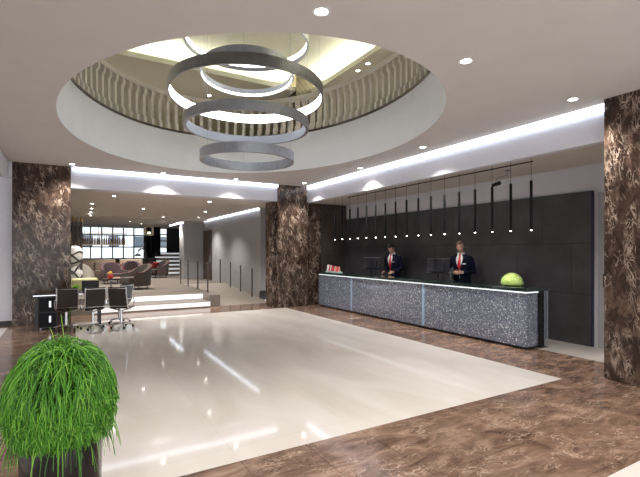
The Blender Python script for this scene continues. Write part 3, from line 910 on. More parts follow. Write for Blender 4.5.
# ------------------------------------------------------------------ work table with swivel chairs
tb = thing('work_table', 'dark work table in front of the left marble column', 'table', (.15, 11.45, 0))
MB().box(-.85, .52, -.36, .36, .735, .765).build('tabletop', M['black'], tb, bevel=.004)
o = MB().box(-.84, .51, -.368, -.36, .74, .762).build('edge_strip', M['chrome'], tb); o['label'] = 'thin bright front edge'
for x in (-.78, .45):
    for y in (-.3, .3): MB().box(x-.025, x+.025, y-.025, y+.025, 0, .735).build('leg', M['black'], tb)
pd = thing('pedestal_cabinet', 'black pedestal cabinet under the left end of the work table', 'cabinet', (-.42, 11.33, 0))
MB().box(-.17, .17, -.12, .45, .02, .72).build('body', M['black'], pd, bevel=.005)
for z in (.05, .38):
    d = MB().box(-.16, .16, -.135, -.12, z, z+.31).build('drawer', M['black_soft'], pd, bevel=.003)
    MB().box(.02, .06, -.15, -.135, z+.1, z+.24).build('handle', M['chrome'], d)
for x in (-.14, .14): MB().box(x-.02, x+.02, 0, .04, 0, .02).build('foot', M['chrome'], pd)

def swivel_chair(label, loc, rz, sling):
    t = thing('swivel_chair', label, 'chair', loc, rz, 'swivel chairs at the work table')
    # faces +Y, backrest at -Y
    W = .20
    side = [(-.235, .93), (-.225, .80), (-.20, .65), (-.17, .52), (-.12, .455), (.0, .44), (.14, .45), (.22, .465), (.25, .45)]
    for s_ in (-1, 1):
        MB().tube([(s_*W, y, z) for y, z in side], .013, 8).build('frame', M['chrome'], t)
        MB().tube([(s_*W, -.19, .66), (s_*(W+.018), -.14, .67), (s_*(W+.02), .12, .665), (s_*(W+.015), .17, .60), (s_*W, .12, .45)], .011, 8).build('armrest', M['chrome'], t)
    b = MB(); top = side[:5]
    vs = [(-W, y, z) for y, z in top] + [(W, y, z) for y, z in top] + [(-W, y+.012, z) for y, z in top] + [(W, y+.012, z) for y, z in top]
    n = len(top)
    for i in range(n-1):
        b.add([vs[i], vs[i+1], vs[n+i+1], vs[n+i], vs[2*n+i], vs[2*n+i+1], vs[3*n+i+1], vs[3*n+i]], [(0,1,2,3),(7,6,5,4),(0,4,5,1),(3,2,6,7)])
    b.build('backrest', sling, t)
    b = MB(); bot = side[4:]
    for (ya, za), (yb, zb) in zip(bot, bot[1:]):
        b.add([(-W, ya, za), (-W, yb, zb), (W, yb, zb), (W, ya, za), (-W, ya, za-.014), (-W, yb, zb-.014), (W, yb, zb-.014), (W, ya, za-.014)], [(3,2,1,0),(4,5,6,7),(0,1,5,4),(3,7,6,2)])
    b.build('seat', sling, t)
    for y, z in ((-.232, .90), (-.16, .50), (.16, .44)):
        MB().tube([(-W, y, z), (W, y, z)], .010, 8).build('crossbar', M['chrome'], t)
    MB().tube([(-W, .0, .43), (0, 0, .38), (W, .0, .43)], .014, 8).build('bracket', M['chrome'], t)
    MB().tube([(0,0,.08),(0,0,.39)], [.028,.022], 12).build('column', M['chrome'], t)
    for k in range(5):
        a = 2*PI*k/5+.3
        l = MB().tube([(0,0,.10),(.14*math.cos(a),.14*math.sin(a),.085),(.235*math.cos(a),.235*math.sin(a),.062)], [.02,.016,.012], 8).build('leg', M['chrome'], t)
        MB().ball((.235*math.cos(a), .235*math.sin(a), .031), .022, .022, .031, 10, 7).build('castor', M['black_soft'], l)
    return t
swivel_chair('swivel chair at the left end of the table, brown sling', (-.07, 10.92, 0), math.radians(6), M['sling'])
swivel_chair('swivel chair second from the left column, in front of the laptop', (.44, 10.72, 0), math.radians(10), M['sling'])
swivel_chair('swivel chair third from the left column, chrome star base in full view', (1.0, 10.60, 0), math.radians(-28), M['sling'])
swivel_chair('blue grey swivel chair at the right end of the work table', (1.02, 11.36, 0), math.radians(42), M['sling_grey'])

lp = thing('laptop', 'open black laptop on the work table', 'laptop', (.42, 11.42, .765))
MB().box(-.18, .18, -.13, .13, 0, .018).build('base', M['black_soft'], lp, bevel=.003)
mb = MB(); R_ = Matrix.Translation((0, .14, .135)) @ Matrix.Rotation(math.radians(-14), 4, 'X')
mb.obox(R_, .36, .012, .25); ld = mb.build('lid', M['black_soft'], lp, bevel=.003)
mb = MB(); mb.obox(R_ @ Matrix.Translation((0, -.0075, 0)), .335, .003, .215); mb.build('screen', M['screen'], ld)
def sprig(name, label, cat, loc, potm, leafm, r, h, n):
    t = thing(name, label, cat, loc)
    soft(MB().lathe([(0,0),(r*.6,0),(r*.75,h),(r*.65,h),(0,h*.9)], n=16).build('pot', potm, t))
    mb = MB()
    for i in range(n):
        a = random.uniform(0, 2*PI); e = random.uniform(.1, 1.4); L = random.uniform(.6, 1.1)*r*1.4
        d = Vector((math.cos(a)*math.cos(e), math.sin(a)*math.cos(e), math.sin(e)))
        s_ = d.cross(Vector((0,0,1))).normalized()*L*.25
        b = Vector((0,0,h)); m_ = b+d*L*.55; tip = b+d*L
        mb.add([b, m_+s_, tip, m_-s_], [(0,1,2,3)])
    mb.build('foliage', leafm, t)
    return t
sprig('potted_plant', 'small bright green plant on the left end of the work table', 'plant', (.12, 11.5, .765), M['black'], M['leaf'], .10, .05, 60)

# ------------------------------------------------------------------ lounge furniture
def pos(u, t):
    k = (u-320)/430.0; a = math.atan2(250, 430)
    return ((math.sin(a)+k*math.cos(a))*t, (math.cos(a)-k*math.sin(a))*t)
def armchair(label, u, t_, rz, up, w=.86):
    x, y = pos(u, t_)
    t = thing('lounge_armchair', label, 'armchair', (x, y, LZ), rz, 'tub armchairs in the lounge')
    # faces -Y; curved shell at the back
    n = 20; outer = []; inner = []
    for k in range(n+1):
        a = -.18*PI + 1.36*PI*k/n
        c, s_ = math.cos(a), math.sin(a)
        outer.append((w/2*math.copysign(abs(c)**.75, c), w/2*math.copysign(abs(s_)**.75, s_)))
        inner.append((outer[-1][0]*.74, outer[-1][1]*.74))
    vs = []; fs = []
    for k in range(n+1):
        bk = max(0, outer[k][1]/(w/2)); top = .60+.30*bk**1.2
        for (px, py), z in ((outer[k], .12), (outer[k], top), (inner[k], top), (inner[k], .12)): 
            fl_ = 1.0+.10*(z > .3)*bk
            vs.append((px*fl_, py*fl_, z))
    for k in range(n):
        for j in range(4):
            j2 = (j+1) % 4
            fs.append((k*4+j, (k+1)*4+j, (k+1)*4+j2, k*4+j2))
    fs += [(0,1,2,3), (n*4+3, n*4+2, n*4+1, n*4)]
    mb = MB().add(vs, fs); s = soft(mb.build('shell', up, t, bevel=.02), 50)
    c = MB().box(-w*.36, w*.36, -w*.46, w*.34, .20, .44).build('seat_cushion', up, t, bevel=.04, seg=3)
    MB().tube([vs[k*4+1] for k in range(n+1)], .006, 6).build('piping', M['red_trim'], t)
    MB().tube([(p[0]*1.005, p[1]*1.005, .36) for p in outer], .006, 6).build('piping', M['red_trim'], t)
    for sx in (-1, 1):
        for sy in (-1, 1): MB().tube([(sx*w*.3, sy*w*.3, 0), (sx*w*.3, sy*w*.3, .20)], .018, 8).build('leg', M['dark_wood'], t)
    return t
armchair('large taupe armchair nearest the lounge steps', 135.5, 15.6, math.radians(-68), M['taupe'], .95)
armchair('mauve armchair left of the nearest taupe armchair', 112.5, 18.2, math.radians(8), M['mauve'], .85)
armchair('mauve armchair behind the nearest taupe armchair', 130.5, 20.9, math.radians(-15), M['mauve'], .85)
armchair('taupe armchair far back beside the lounge walkway', 158, 22.6, math.radians(-70), M['taupe'], .95)
armchair('cream armchair behind the pale olive ottoman', 85, 17.0, math.radians(150), M['cream_up'], .62)

def sofa(label, x0, x1, y, n):
    t = thing('sofa', label, 'sofa', ((x0+x1)/2, y, LZ))
    L = (x1-x0)/2
    MB().box(-L, L, -.42, .42, .06, .24).build('base', M['beige_up'], t, bevel=.02)
    MB().box(-L, L, .22, .44, .24, .98).build('backrest', M['beige_up'], t, bevel=.05, seg=3)
    for s_ in (-1, 1): MB().box(s_*L-.1, s_*L+.1, -.42, .40, .2, .64).build('arm', M['beige_up'], t, bevel=.04, seg=3)
    for k in range(n):
        a = -L+.1+(2*L-.2)*k/n; b = -L+.1+(2*L-.2)*(k+1)/n
        MB().box(a+.008, b-.008, -.43, .22, .24, .46).build('seat_cushion', M['beige_up'], t, bevel=.04, seg=3)
        MB().box(a+.03, b-.03, .10, .24, .46, .86).build('back_cushion', M['beige_up'], t, bevel=.05, seg=3)
    for sx in (-1, 1):
        for sy in (-.34, .34): MB().box(sx*(L-.1)-.03, sx*(L-.1)+.03, sy-.03, sy+.03, 0, .07).build('foot', M['dark_wood'], t)
sofa('long beige sofa at the left in front of the bar', .05, 1.95, 23.4, 2)
sofa('long beige sofa at the right in front of the bar', 2.15, 3.25, 23.6, 2)

ot = thing('ottoman', 'pale olive ottoman on the lounge floor beside the left column', 'ottoman', (.42, 16.1, LZ))
MB().box(-.38, .38, -.35, .35, .08, .47).build('seat', M['olive_up'], ot, bevel=.05, seg=3)
for sx in (-1, 1):
    for sy in (-1, 1): MB().box(sx*.3-.02, sx*.3+.02, sy*.28-.02, sy*.28+.02, 0, .09).build('foot', M['dark_wood'], ot)

def low_table(label, u, t_, r, h):
    x, y = pos(u, t_)
    t = thing('coffee_table', label, 'table', (x, y, LZ))
    soft(MB().lathe([(0,h-.03),(r,h-.03),(r,h),(0,h)], n=28).build('tabletop', M['dark_wood'], t))
    soft(MB().tube([(0,0,.02),(0,0,h-.03)], .03, 10).build('stem', M['steel'], t))
    soft(MB().lathe([(0,0),(r*.6,0),(r*.6,.015),(0,.02)], n=24).build('base', M['steel'], t))
    return x, y, LZ+h
x, y, z = low_table('low round table before the mauve armchair, with red flowers', 111, 14.9, .28, .42)
t = thing('flower_vase', 'red vase of yellow flowers on the near low table', 'vase', (x-.03, y-.1, z))
soft(MB().lathe([(0,0),(.06,0),(.085,.08),(.06,.15),(.05,.15),(.05,.02),(0,.02)], n=18).build('vase', M['red_card'], t))
mb = MB()
for i in range(26):
    a = random.uniform(0, 2*PI); r = random.uniform(0, .075); mb.ball((r*math.cos(a), r*math.sin(a), .19+random.uniform(-.02, .05)), .022, n=6, m=4)
mb.build('petals', M['yellow_petal'], t)
for i, (dx, c) in enumerate(((.12, 'white_card'), (.14, 'salmon_card'))):
    o = MB().box(-.12, .12, -.08, .08, 0, .025).build('book', M[c], loc=(x+.16, y-.05, z+.026*i), bevel=.003)
    tag(o, ['white book on the near low table, at the bottom', 'salmon book on top of the white book on the near low table'][i], 'book', 'books on the low table')
x, y, z = low_table('low round table between the mauve armchairs', 120.5, 19.3, .28, .48)
for i in range(3):
    o = MB().box(-.13, .13, -.09, .09, 0, .035).build('book', M['red_card' if i != 1 else 'salmon_card'], loc=(x+.02*i, y, z+.036*i), bevel=.003)
    tag(o, ['lowest red book on the table between the mauve armchairs', 'salmon book between two red books', 'topmost red book on the table between the mauve armchairs'][i], 'book', 'books on the far low table')
for i, (u, t_) in enumerate(((155.5, 22.6),)):
    x, y = pos(u, t_)
    mb = MB(); mb.obox(Matrix.Rotation(.5-.5*i, 4, 'Z') @ Matrix.Rotation(.5, 4, 'X'), .36, .12, .34)
    o = mb.build('cushion', M['red_trim'], loc=(x, y, LZ+.66), bevel=.05, seg=3)
    tag(o, ['dark red cushion at the front of the far taupe armchair', 'dark red cushion against the back of the far taupe armchair'][i], 'cushion', 'red cushions on the far armchair')

# sculpture, pillar
sx, sy = pos(75.3, 14.9)
sc = thing('sculpture', 'tall white sculpture with dark bands beside the left column', 'sculpture', (sx, sy, LZ))
soft(MB().lathe([(0,0),(.22,0),(.22,.30),(.18,.36),(.0,.36)], n=24).build('plinth', M['marble_white'], sc))
mb = MB()
mb.lathe([(.02,.36),(.17,.37),(.24,.52),(.22,.68),(.13,.82),(.12,.88),(.19,.98),(.24,1.14),(.245,1.30),(.20,1.45),(.11,1.54),(.0,1.56)], n=28, sy=.85)
soft(mb.build('body', M['marble_white'], sc), 60)
mb = MB()
for zc, r, tilt, a0, a1 in ((1.30, .238, .10, -2.6, -.4), (1.12, .243, -.14, -2.4, -.6), (.98, .195, .06, -2.8, -.2), (.72, .205, .22, -2.7, -.5), (.56, .24, -.2, -2.5, -.5)):
    pts = []
    for k in range(15):
        a = a0+(a1-a0)*k/14
        pts.append((r*1.01*math.cos(a), r*.86*math.sin(a), zc+tilt*math.sin(3*(a+1.5))*.6))
    mb.tube(pts, .028, 8)
mb.build('band', M['marking'], sc)
px_, py_ = pos(76, 16.4)
pz = thing('ornamental_screen', 'dark bronze ornamental standing screen behind the white sculpture', 'screen', (px_-.05, py_, LZ))
for k in range(4): MB().box(-.22+k*.13, -.22+k*.13+.10, -.03, .03, 0, 2.5).build('panel', M['rail_dark'], pz, bevel=.005)
mb = MB()
for k in range(4):
    cx = -.17+k*.13
    mb.lathe([(.0,2.5),(.05,2.5),(.03,2.56),(.045,2.62),(.015,2.70),(.0,2.76)], (cx,0,0), n=10)
mb.build('finial', M['gold'], pz)

# bar with hanging bottle gantry
br = thing('bar_counter', 'long dark bar counter under the lounge window', 'bar', (2.1, 26.5, LZ))
MB().box(-2.4, 2.2, -.3, .3, 0, .94).build('body', M['dark_wood'], br, bevel=.01)
MB().box(-2.5, 2.3, -.4, .4, .94, 1.0).build('countertop', M['black'], br, bevel=.008)
MB().tube([(-2.4,-.42,.2),(2.2,-.42,.2)], .025, 8).build('foot_rail', M['gold'], br)
gx0, gx1, gy = -.05, 2.72, 26.2
ga = thing('bottle_gantry', 'gilded shelf hanging above the bar with amber bottles', 'shelf', ((gx0+gx1)/2, gy, 2.08))
L = (gx1-gx0)/2
MB().box(-L, L, -.16, .16, 0, .04).build('shelf', M['gold'], ga)
MB().box(-L, L, -.16, .16, .62, .65).build('top_rail', M['gold'], ga)
for k in range(5):
    x = -L+.02+(2*L-.04)*k/4
    MB().box(x-.012, x+.012, -.14, -.116, 0, SOF-.06-2.08).build('hanger', M['rail_dark'], ga)
b0 = None
NB = 24
for i in range(NB):
    x = gx0+.1+(gx1-gx0-.2)*i/(NB-1)
    lab = ORD[i]+' amber bottle from the left on the gilded shelf above the bar'
    if b0 is None:
        b0 = thing('bottle', lab, 'bottle', (x, gy, 2.12), 0, 'amber bottles above the bar')
        soft(MB().lathe([(0,0),(.045,0),(.047,.02),(.047,.24),(.035,.31),(.017,.36),(.017,.45),(0,.45)], n=12).build('body', M['amber'], b0))
        soft(MB().lathe([(0,.45),(.019,.45),(.019,.49),(0,.49)], n=10).build('cap', M['gold'], b0))
    else: dup(b0, (x, gy, 2.12), 0, lab)
# lamps and small things on the bar
x, y = pos(146.5, 23.0)
t = thing('arc_lamp', 'black arched lamp with a dome shade at the right end of the bar window', 'lamp', (x, y, LZ))
soft(MB().lathe([(0,0),(.2,0),(.2,.03),(0,.04)], n=24).build('base', M['black'], t))
MB().tube([(.0,0,.03),(.0,0,1.2)]+[(-.22+.22*math.cos(a), 0, 1.2+.32*math.sin(a)) for a in [PI*k/12 for k in range(1, 11)]], .045, 10).build('stem', M['black'], t)
soft(MB().lathe([(.02,.16),(.12,.10),(.17,.0),(.165,.0),(.11,.09),(.02,.15)], (-.43,0,1.12), n=20).build('lamp_shade', M['black'], t))
x, y = pos(149, 24.5)
t = thing('lantern', 'square brass framed lantern hanging near the right end of the bar window', 'lantern', (x, y, 2.65))
f = MB()
for sx in (-1, 1):
    for sy in (-1, 1): f.box(sx*.2-.02, sx*.2+.02, sy*.2-.02, sy*.2+.02, 0, .5)
for z in (0, .46):
    f.box(-.22, .22, -.22, -.18, z, z+.04); f.box(-.22, .22, .18, .22, z, z+.04); f.box(-.22, -.18, -.22, .22, z, z+.04); f.box(.18, .22, -.22, .22, z, z+.04)
f.build('frame', plain('pale_brass', (.62, .50, .34), .35, .6), t)
soft(MB().lathe([(0,.08),(.09,.08),(.09,.2),(0,.2)], n=16).build('shade', emit('lantern_glow', (1, .86, .62), 1.6), t))
MB().tube([(0,0,.48),(0,0,SOF-.06-2.65)], .008, 6).build('hanger', M['rail_dark'], t)
stools = []
for i, u in enumerate((84, 97, 110, 123, 136)):
    x, y = pos(u, 23.4)
    t = thing('bar_stool', ORD[i]+' dark bar stool from the left at the bar', 'stool', (x, 25.55, LZ), 0, 'dark bar stools')
    soft(MB().lathe([(0,0),(.2,0),(.2,.02),(.03,.05),(.03,.70),(0,.70)], n=16).build('base', M['steel'], t))
    MB().box(-.19, .19, -.18, .18, .70, .78).build('seat', M['black_soft'], t, bevel=.03, seg=2)
    MB().box(-.19, .19, -.19, -.15, .78, 1.02).build('backrest', M['black_soft'], t, bevel=.02, seg=2)

# ------------------------------------------------------------------ potted trailing plant in the foreground
pp = thing('potted_plant', 'bushy trailing green plant in a tall dark planter, front left', 'plant', (-.04, 2.86, 0))
soft(MB().lathe([(0,0),(.185,0),(.19,.01),(.212,.68),(.212,.70),(.195,.70),(.19,.62),(0,.62)], n=48).build('planter', M['pot'], pp), 50)
MB().lathe([(0,.63),(.1,.635),(.192,.625)], n=24).build('soil', M['soil'], pp)
rng = random.Random(11)
mb = MB()
def strand(p, d, L, g, r, segs=8, wob=.42):
    pts = [Vector(p)]; d = Vector(d).normalized(); step = L/segs
    for k in range(segs):
        d = (d + Vector((rng.gauss(0, wob*.3), rng.gauss(0, wob*.3), -g/segs + rng.gauss(0, wob*.2)))).normalized()
        pts.append(pts[-1]+d*step)
    for k, p in enumerate(pts):
        q = Vector((p.x/.268, p.y/.268, (p.z-.88)/.33))
        m_ = q.length
        if m_ > 1 and wob > .2:
            g_ = (1+(m_-1)*.18)/m_
            pts[k] = Vector((p.x*g_, p.y*g_, .88+(p.z-.88)*g_))
    mb.tube(pts, [r*(1-.55*k/segs) for k in range(segs+1)], 4, caps=False)
    return pts, d
for i in range(1500):
    a = rng.uniform(0, 2*PI); rr = .17*math.sqrt(rng.random())
    e = rng.uniform(.15, 1.45)
    d = (math.cos(a)*math.cos(e), math.sin(a)*math.cos(e), math.sin(e))
    L = rng.uniform(.24, .42)
    pts, dd = strand((rr*math.cos(a), rr*math.sin(a), .70), d, L, rng.uniform(1.3, 2.6), rng.uniform(.0026, .0038))
    for q in range(2):
        k = rng.randint(2, 6)
        b = pts[k]; dv = (pts[k+1]-pts[k]).normalized() + Vector((rng.gauss(0,.45), rng.gauss(0,.45), rng.gauss(.1,.35)))
        strand(b, dv, rng.uniform(.10, .24), rng.uniform(.8, 2.2), rng.uniform(.0022, .0032), 5)
# shell strands that fill the dome evenly
for i in range(1500):
    a = rng.uniform(0, 2*PI); e = math.asin(rng.uniform(-.05, 1))
    R0 = .235
    p = (R0*math.cos(a)*math.cos(e), R0*math.sin(a)*math.cos(e), .86+R0*1.22*math.sin(e))
    d = (math.cos(a)*math.cos(e)+rng.gauss(0,.3), math.sin(a)*math.cos(e)+rng.gauss(0,.3), .55*math.sin(e)+.15)
    strand(p, d, rng.uniform(.12, .27), rng.uniform(1.4, 3.0), rng.uniform(.0026, .0038), 6)
for i in range(420):
    a = rng.uniform(0, 2*PI); e = rng.uniform(.7, 1.55); rr = rng.uniform(0, .09)
    strand((rr*math.cos(a), rr*math.sin(a), 1.05), (math.cos(a)*math.cos(e), math.sin(a)*math.cos(e), math.sin(e)), rng.uniform(.12, .26), rng.uniform(.8, 2.6), rng.uniform(.0026, .0036), 6)
for i in range(110):
    a = rng.uniform(0, 2*PI); rr = rng.uniform(.17, .25)
    strand((rr*math.cos(a), rr*math.sin(a), rng.uniform(.66, .76)), (math.cos(a)*.5, math.sin(a)*.5, -.4), rng.uniform(.12, .24), 2.5, rng.uniform(.0022, .0032), 6, .19)
for a, L in ((.6, .52), (1.4, .46), (2.4, .40)):
    strand((.02*math.cos(a), .05, 1.02), (.12*math.cos(a), .2, 1), L*.72, .9, .0032, 9, .12)
mb.build('foliage', M['stem'], pp, smooth=True)

# ------------------------------------------------------------------ the two desk clerks
TORSO = [(.86,.150,.110,.0),(.93,.168,.118,.0),(1.0,.165,.112,-.002),(1.08,.152,.104,-.004),(1.18,.162,.112,-.006),(1.28,.182,.120,-.008),(1.37,.192,.118,-.004),(1.43,.180,.102,.004),(1.475,.135,.082,.012),(1.505,.085,.068,.016),(1.535,.060,.060,.014),(1.60,.056,.058,.006)]
def tor(z):
    for (z0,a0,b0_,y0),(z1,a1,b1,y1) in zip(TORSO, TORSO[1:]):
        if z <= z1:
            f = max(0, (z-z0)/(z1-z0)); return a0+(a1-a0)*f, b0_+(b1-b0_)*f, y0+(y1-y0)*f
    return TORSO[-1][1:]
def torso_shell(mb, zs, off, opening, n=40, extra=None):
    rows = []
    for z in zs:
        a, b, y0 = tor(z); o = off(z) if callable(off) else off
        w = opening(z)
        row = []
        m = n+1
        for k in range(m):
            th = -PI/2 + w + (2*PI-2*w)*k/n
            row.append(((a+o)*math.cos(th), y0+(b+o)*math.sin(th), z))
        rows.append(row)
    m = n+1
    vs = [p for r in rows for p in r]
    fs = []
    for i in range(len(rows)-1):
        for k in range(n): fs.append((i*m+k, i*m+k+1, (i+1)*m+k+1, (i+1)*m+k))
    mb.add(vs, fs); return rows
def hand(mb, w, d, s_, curl, side):
    """palm and five separate fingers; w wrist, d finger direction, s_ towards the thumb"""
    w = Vector(w); d = Vector(d).normalized(); s_ = Vector(s_); s_ = (s_-d*s_.dot(d)).normalized(); nrm = d.cross(s_)*side
    mb.tube([w-d*.03, w+d*.01, w+d*.05, w+d*.092], [.025, .030, .038, .034], 12, flat=.42) if False else None
    for q in (-.026, -.009, .009, .026):
        mb.tube([w-d*.02, w+d*.04+s_*q, w+d*.092+s_*q*1.05], [.020, .0155, .0125], 8)
    for q, L, st_off in ((.030, .072, 0), (.010, .082, .004), (-.010, .076, .002), (-.029, .058, -.006)):
        p = w+d*(.088+st_off)+s_*q; pts = [p-d*.02, p]; dirv = d.copy()
        for f, sc_ in ((.45, 1.0), (.32, 1.0), (.25, .8)):
            ax = s_; ang = curl*sc_*side
            dirv = Matrix.Rotation(ang*(1), 3, ax) @ dirv
            p = p+dirv*L*f; pts.append(p)
        mb.tube(pts, [.0095,.0095,.0088,.0080,.0068], 8)
    p = w+d*.025+s_*.030; dirv = (d*.55+s_*.8).normalized(); pts = [p-s_*.018, p]
    for f in (.036, .028):
        p = p+dirv*f; pts.append(p); dirv = (dirv+d*.6+nrm*.15).normalized()
    mb.tube(pts, [.014,.0125,.0105,.0085], 8)
def person(label, loc, rz, sc, skin, hairm, bald, lean, pitch, yaw, elbows, wrists, handdir, zclose):
    root_bm = MB()
    def bend(p):
        p = Vector(p)
        f = max(0, min(1, (p.z-.95)/.15))
        return Vector((0,0,1.0)) + Matrix.Rotation(lean*f, 3, 'X') @ (p-Vector((0,0,1.0)))
    def bendall(mb): mb.v = [tuple(bend(p)) for p in mb.v]; return mb
    # ---- body
    b = MB()
    vs = []; n = 24
    for z, a, bb, y0 in TORSO:
        for k in range(n): vs.append((a*math.cos(2*PI*k/n), y0+bb*math.sin(2*PI*k/n), z))
    fs = [(i*n+k, i*n+(k+1)%n, (i+1)*n+(k+1)%n, (i+1)*n+k) for i in range(len(TORSO)-1) for k in range(n)]
    fs += [tuple(reversed(range(n))), tuple((len(TORSO)-1)*n+k for k in range(n))]
    b.add(vs, fs)
    for s_ in (-1, 1):
        b.tube([(s_*.06,0,.95),(s_*.095,0,.88),(s_*.105,-.012,.68),(s_*.105,-.012,.50),(s_*.108,.015,.34),(s_*.11,.02,.09)], [.09,.092,.078,.056,.056,.038], 14)
        b.tube([(s_*.11,.05,.05),(s_*.112,-.04,.045),(s_*.115,-.15,.03)], [.036,.038,.026], 10)
    bendall(b)
    S = [bend((s_*.178, .0, 1.425)) for s_ in (-1, 1)]
    for i, s_ in enumerate((-1, 1)):
        E, W = Vector(elbows[i]), Vector(wrists[i])
        b.tube([S[i]-Vector((s_*.05,0,0)), S[i], S[i].lerp(E,.5), E, E.lerp(W,.35), W], [.05,.056,.047,.040,.040,.027], 12)
        hand(b, W, handdir[i], Vector((-s_*.6, -.2, .55)), .45, -s_)
    # ---- head
    J = bend((0, -.004, 1.592))
    HR = Matrix.Rotation(yaw, 3, 'Z') @ Matrix.Rotation(lean+pitch, 3, 'X')
    def hd(p): return J + HR @ Vector(p)
    h = MB()
    h.ball((0,.014,.135), .076,.096,.098, 24, 16)
    h.ball((0,-.022,.070), .064,.070,.080, 20, 14)
    h.ball((0,-.030,.030), .052,.050,.040, 16, 10)
    h.ball((0,-.060,.010), .030,.026,.022, 12, 8)
    h.tube([(0,-.094,.112),(0,-.108,.085),(0,-.114,.070)], [.008,.011,.013], 8)
    h.ball((0,-.098,.064), .018,.012,.009, 10, 6)
    h.ball((0,-.082,.120), .052,.016,.010, 14, 8)
    for s_ in (-1, 1):
        h.ball((s_*.077,.012,.088), .010,.020,.032, 10, 8)
        h.ball((s_*.034,-.060,.066), .026,.024,.026, 12, 8)
    h.tube([(0,.012,-.06),(0,.010,.05)], [.056,.054], 14)
    h.v = [tuple(hd(p)) for p in h.v]
    b.add(h.v, h.f)
    o = b.build('person', skin, smooth=True)
    r = o.modifiers.new('skin_surface', 'REMESH'); r.mode = 'VOXEL'; r.voxel_size = .0062; r.use_smooth_shade = True
    sm = o.modifiers.new('smooth', 'SMOOTH'); sm.factor = .5; sm.iterations = 2
    tag(o, label, 'person')
    o.location = loc; o.rotation_euler = (0,0,rz); o.scale = (sc, sc, sc)
    # ---- face details
    for s_ in (-1, 1):
        e = MB().ball((0,0,0), .0105, n=10, m=8); e.v = [tuple(hd(Vector(p)+Vector((s_*.029,-.0765,.100)))) for p in e.v]; eo = e.build('eye', M['eye'], o, smooth=True)
        e = MB().ball((0,0,0), .0048, n=8, m=6); e.v = [tuple(hd(Vector(p)+Vector((s_*.029,-.0838,.0985)))) for p in e.v]; e.build('iris', M['iris'], eo)
        e = MB().tube([(s_*.012,-.0975,.122),(s_*.03,-.0955,.127),(s_*.05,-.080,.120)], [.003,.0045,.002], 6); e.v = [tuple(hd(p)) for p in e.v]; e.build('eyebrow', hairm, o)
    e = MB().ball((0,-.087,.040), .024,.008,.0075, 12, 6); e.v = [tuple(hd(p)) for p in e.v]; e.build('lips', M['lips'], o, smooth=True)
    # ---- hair
    hb = MB().ball((0,.016,.138), .082,.102,.1035, 40, 26)
    keep = []
    for f in hb.f:
        c = sum((Vector(hb.v[i]) for i in f), Vector())/len(f)
        front = c.y < -.012
        if bald: ok = c.z > .06 and not (front and c.z < .195) and not (c.y < .03 and c.z < .125 and abs(c.x) > .02 and c.y < -.0)
        else: ok = c.z > .055 and not (c.y < -.035 and c.z < .172) and not (c.y < .0 and c.z < .10)
        if ok: keep.append(f)
    hb.f = keep; hb.mi = [0]*len(keep)
    if not bald:
        rr = random.Random(3)
        for k in range(60):
            a = rr.uniform(0, 2*PI); e_ = rr.uniform(.5, 1.4)
            p = Vector((.08*math.cos(a)*math.cos(e_), .016+.1*math.sin(a)*math.cos(e_), .138+.1*math.sin(e_)))
            hb.ball(p, .022, .024, .007, 8, 5)
    hb.v = [tuple(hd(p)) for p in hb.v]
    ho = hb.build('hair', hairm, o, smooth=True)
    # ---- shirt, tie
    s = MB(); torso_shell(s, [.98,1.04,1.10,1.16,1.22,1.28,1.34,1.40,1.44,1.475,1.505,1.525], .010, lambda z: 0.0)
    bendall(s); so = s.build('shirt', M['shirt'], o, smooth=True)
    c = MB(); torso_shell(c, [1.505,1.53,1.555], lambda z: .012+.1*(1.555-z)*.1, lambda z: .12+(z-1.505)*4)
    bendall(c); c.build('collar', M['shirt'], so, smooth=True)
    t = MB()
    rows = []
    for z, w in ((1.525,.022),(1.490,.019),(1.48,.017),(1.38,.030),(1.25,.038),(zclose+.06,.042),(zclose+.0,.040),(zclose-.02,.03)):
        a, bb, y0 = tor(z); y = y0-bb-.017-(.006 if z > 1.48 else 0)
        rows.append([(-w,y+.004,z),(0,y-.006,z),(w,y+.004,z)])
    vs = [p for r_ in rows for p in r_]
    t.add(vs, [(i*3+k, i*3+k+1, (i+1)*3+k+1, (i+1)*3+k) for i in range(len(rows)-1) for k in range(2)])
    bendall(t); t.build('tie', M['tie'], o)
    # ---- jacket
    def opening(z):
        if z < zclose: return .02 + max(0, (zclose-.08-z))*.5
        return .02 + (z-zclose)/(1.50-zclose)*.46
    j = MB()
    zs = [.76,.80,.86,.92,.98,1.04,1.10,1.16,1.22,1.28,1.34,1.39,1.43,1.46,1.485,1.505,1.52]
    rows = torso_shell(j, zs, lambda z: .026 + max(0, .92-z)*.06, opening)
    bendall(j)
    for i, s_ in enumerate((-1, 1)):
        E, W = Vector(elbows[i]), Vector(wrists[i])
        W2 = E.lerp(W, .93)
        j.tube([S[i]-Vector((s_*.08,0,-.03)), S[i]-Vector((s_*.035,0,-.012)), S[i]+Vector((s_*.004,0,-.008)), S[i].lerp(E,.12)+Vector((s_*.010,0,0)), S[i].lerp(E,.35)+Vector((s_*.005,0,0)), S[i].lerp(E,.7), E, E.lerp(W,.4), W2], [.040,.058,.069,.073,.070,.063,.058,.053,.043], 16)
    jo = j.build('jacket', M['suit'], o, smooth=True)
    sd = jo.modifiers.new('cloth', 'SOLIDIFY'); sd.thickness = .004; sd.offset = 1
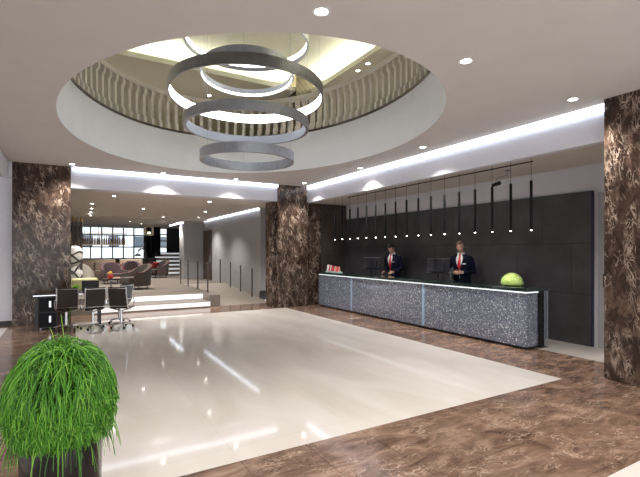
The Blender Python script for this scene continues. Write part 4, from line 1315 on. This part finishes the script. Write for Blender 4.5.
    for s_ in (-1, 1):
        lv = []
        for row in rows:
            if row[0][2] < zclose-.01: continue
            p = Vector(row[0] if s_ > 0 else row[-1]); q = Vector(row[2] if s_ > 0 else row[-3])
            z = p.z; k = min(1, (z-zclose)/.18)*(1 if z < 1.46 else .7)
            q = p.lerp(q, .2+.8*k)
            nn = Vector((0,-1,0))*.008
            lv.append((p+nn*.9, q+nn))
        l = MB(); vs = [x_ for pr in lv for x_ in pr]
        l.add(vs, [(2*i_, 2*i_+1, 2*i_+3, 2*i_+2) for i_ in range(len(lv)-1)])
        bendall(l); lo = l.build('lapel', M['suit'], jo, smooth=True)
        cu = MB(); i = 0 if s_ < 0 else 1
        E, W = Vector(elbows[i]), Vector(wrists[i])
        cu.tube([E.lerp(W,.90), E.lerp(W,.985)], [.036,.035], 14, caps=False); cu.build('cuff', M['shirt'], so)
    a, bb, y0 = tor(1.31)
    g = MB().box(.085, .150, y0-bb-.034, y0-bb-.026, 1.315, 1.337); bendall(g)
    go = g.build('name_badge', M['white_card'], o); go['label'] = 'small white name badge'
    # ---- trousers, shoes
    tr_ = MB(); n = 24; vs = []
    tz = [(.78,.0),(.86,.0),(.93,.0),(1.0,.0)]
    for z, _ in tz:
        a, bb, y0 = tor(z)
        for k in range(n): vs.append(((a+.012)*math.cos(2*PI*k/n), y0+(bb+.012)*math.sin(2*PI*k/n), z))
    tr_.add(vs, [(i*n+k, i*n+(k+1)%n, (i+1)*n+(k+1)%n, (i+1)*n+k) for i in range(len(tz)-1) for k in range(n)])
    for s_ in (-1, 1):
        tr_.tube([(s_*.085,0,.90),(s_*.10,0,.78),(s_*.106,-.010,.52),(s_*.11,.012,.30),(s_*.11,.015,.07)], [.095,.095,.075,.066,.056], 16)
        sh = MB().tube([(s_*.11,.085,.045),(s_*.11,.03,.05),(s_*.112,-.07,.042),(s_*.115,-.16,.032),(s_*.116,-.20,.028)], [.030,.045,.043,.040,.022], 12)
        sh.v = [(x_, y_, max(0.002, z_)) for x_, y_, z_ in sh.v]
        sh.build('shoe', M['shoe'], o, smooth=True)
    bendall(tr_); tr_.build('trousers', M['trousers'], o, smooth=True)
    return o

R = math.radians
px1, py1 = pos(394, 12.0)
person('clerk with black hair in a navy suit and red tie, head bowed, behind the desk', (px1, py1, .1), R(-76), 1.02, M['skin'], M['hair'], False,
       R(8), R(30), R(8),
       [(-.265, .01, 1.14), (.265, .01, 1.14)], [(-.15, -.25, 1.03), (.15, -.25, 1.03)], [(.1, -1, -.12), (-.1, -1, -.12)], 1.05)
px2, py2 = pos(462, 9.75)
person('balding clerk in a navy suit and red tie, hands together above the desk', (px2, py2, .1), R(-68), 1.025, M['skin2'], M['hair2'], True,
       R(7), R(25), R(6),
       [(-.27, -.01, 1.13), (.27, -.01, 1.13)], [(-.085, -.25, 1.115), (.085, -.25, 1.12)], [(.75, -.6, .0), (-.75, -.6, .05)], 1.14)
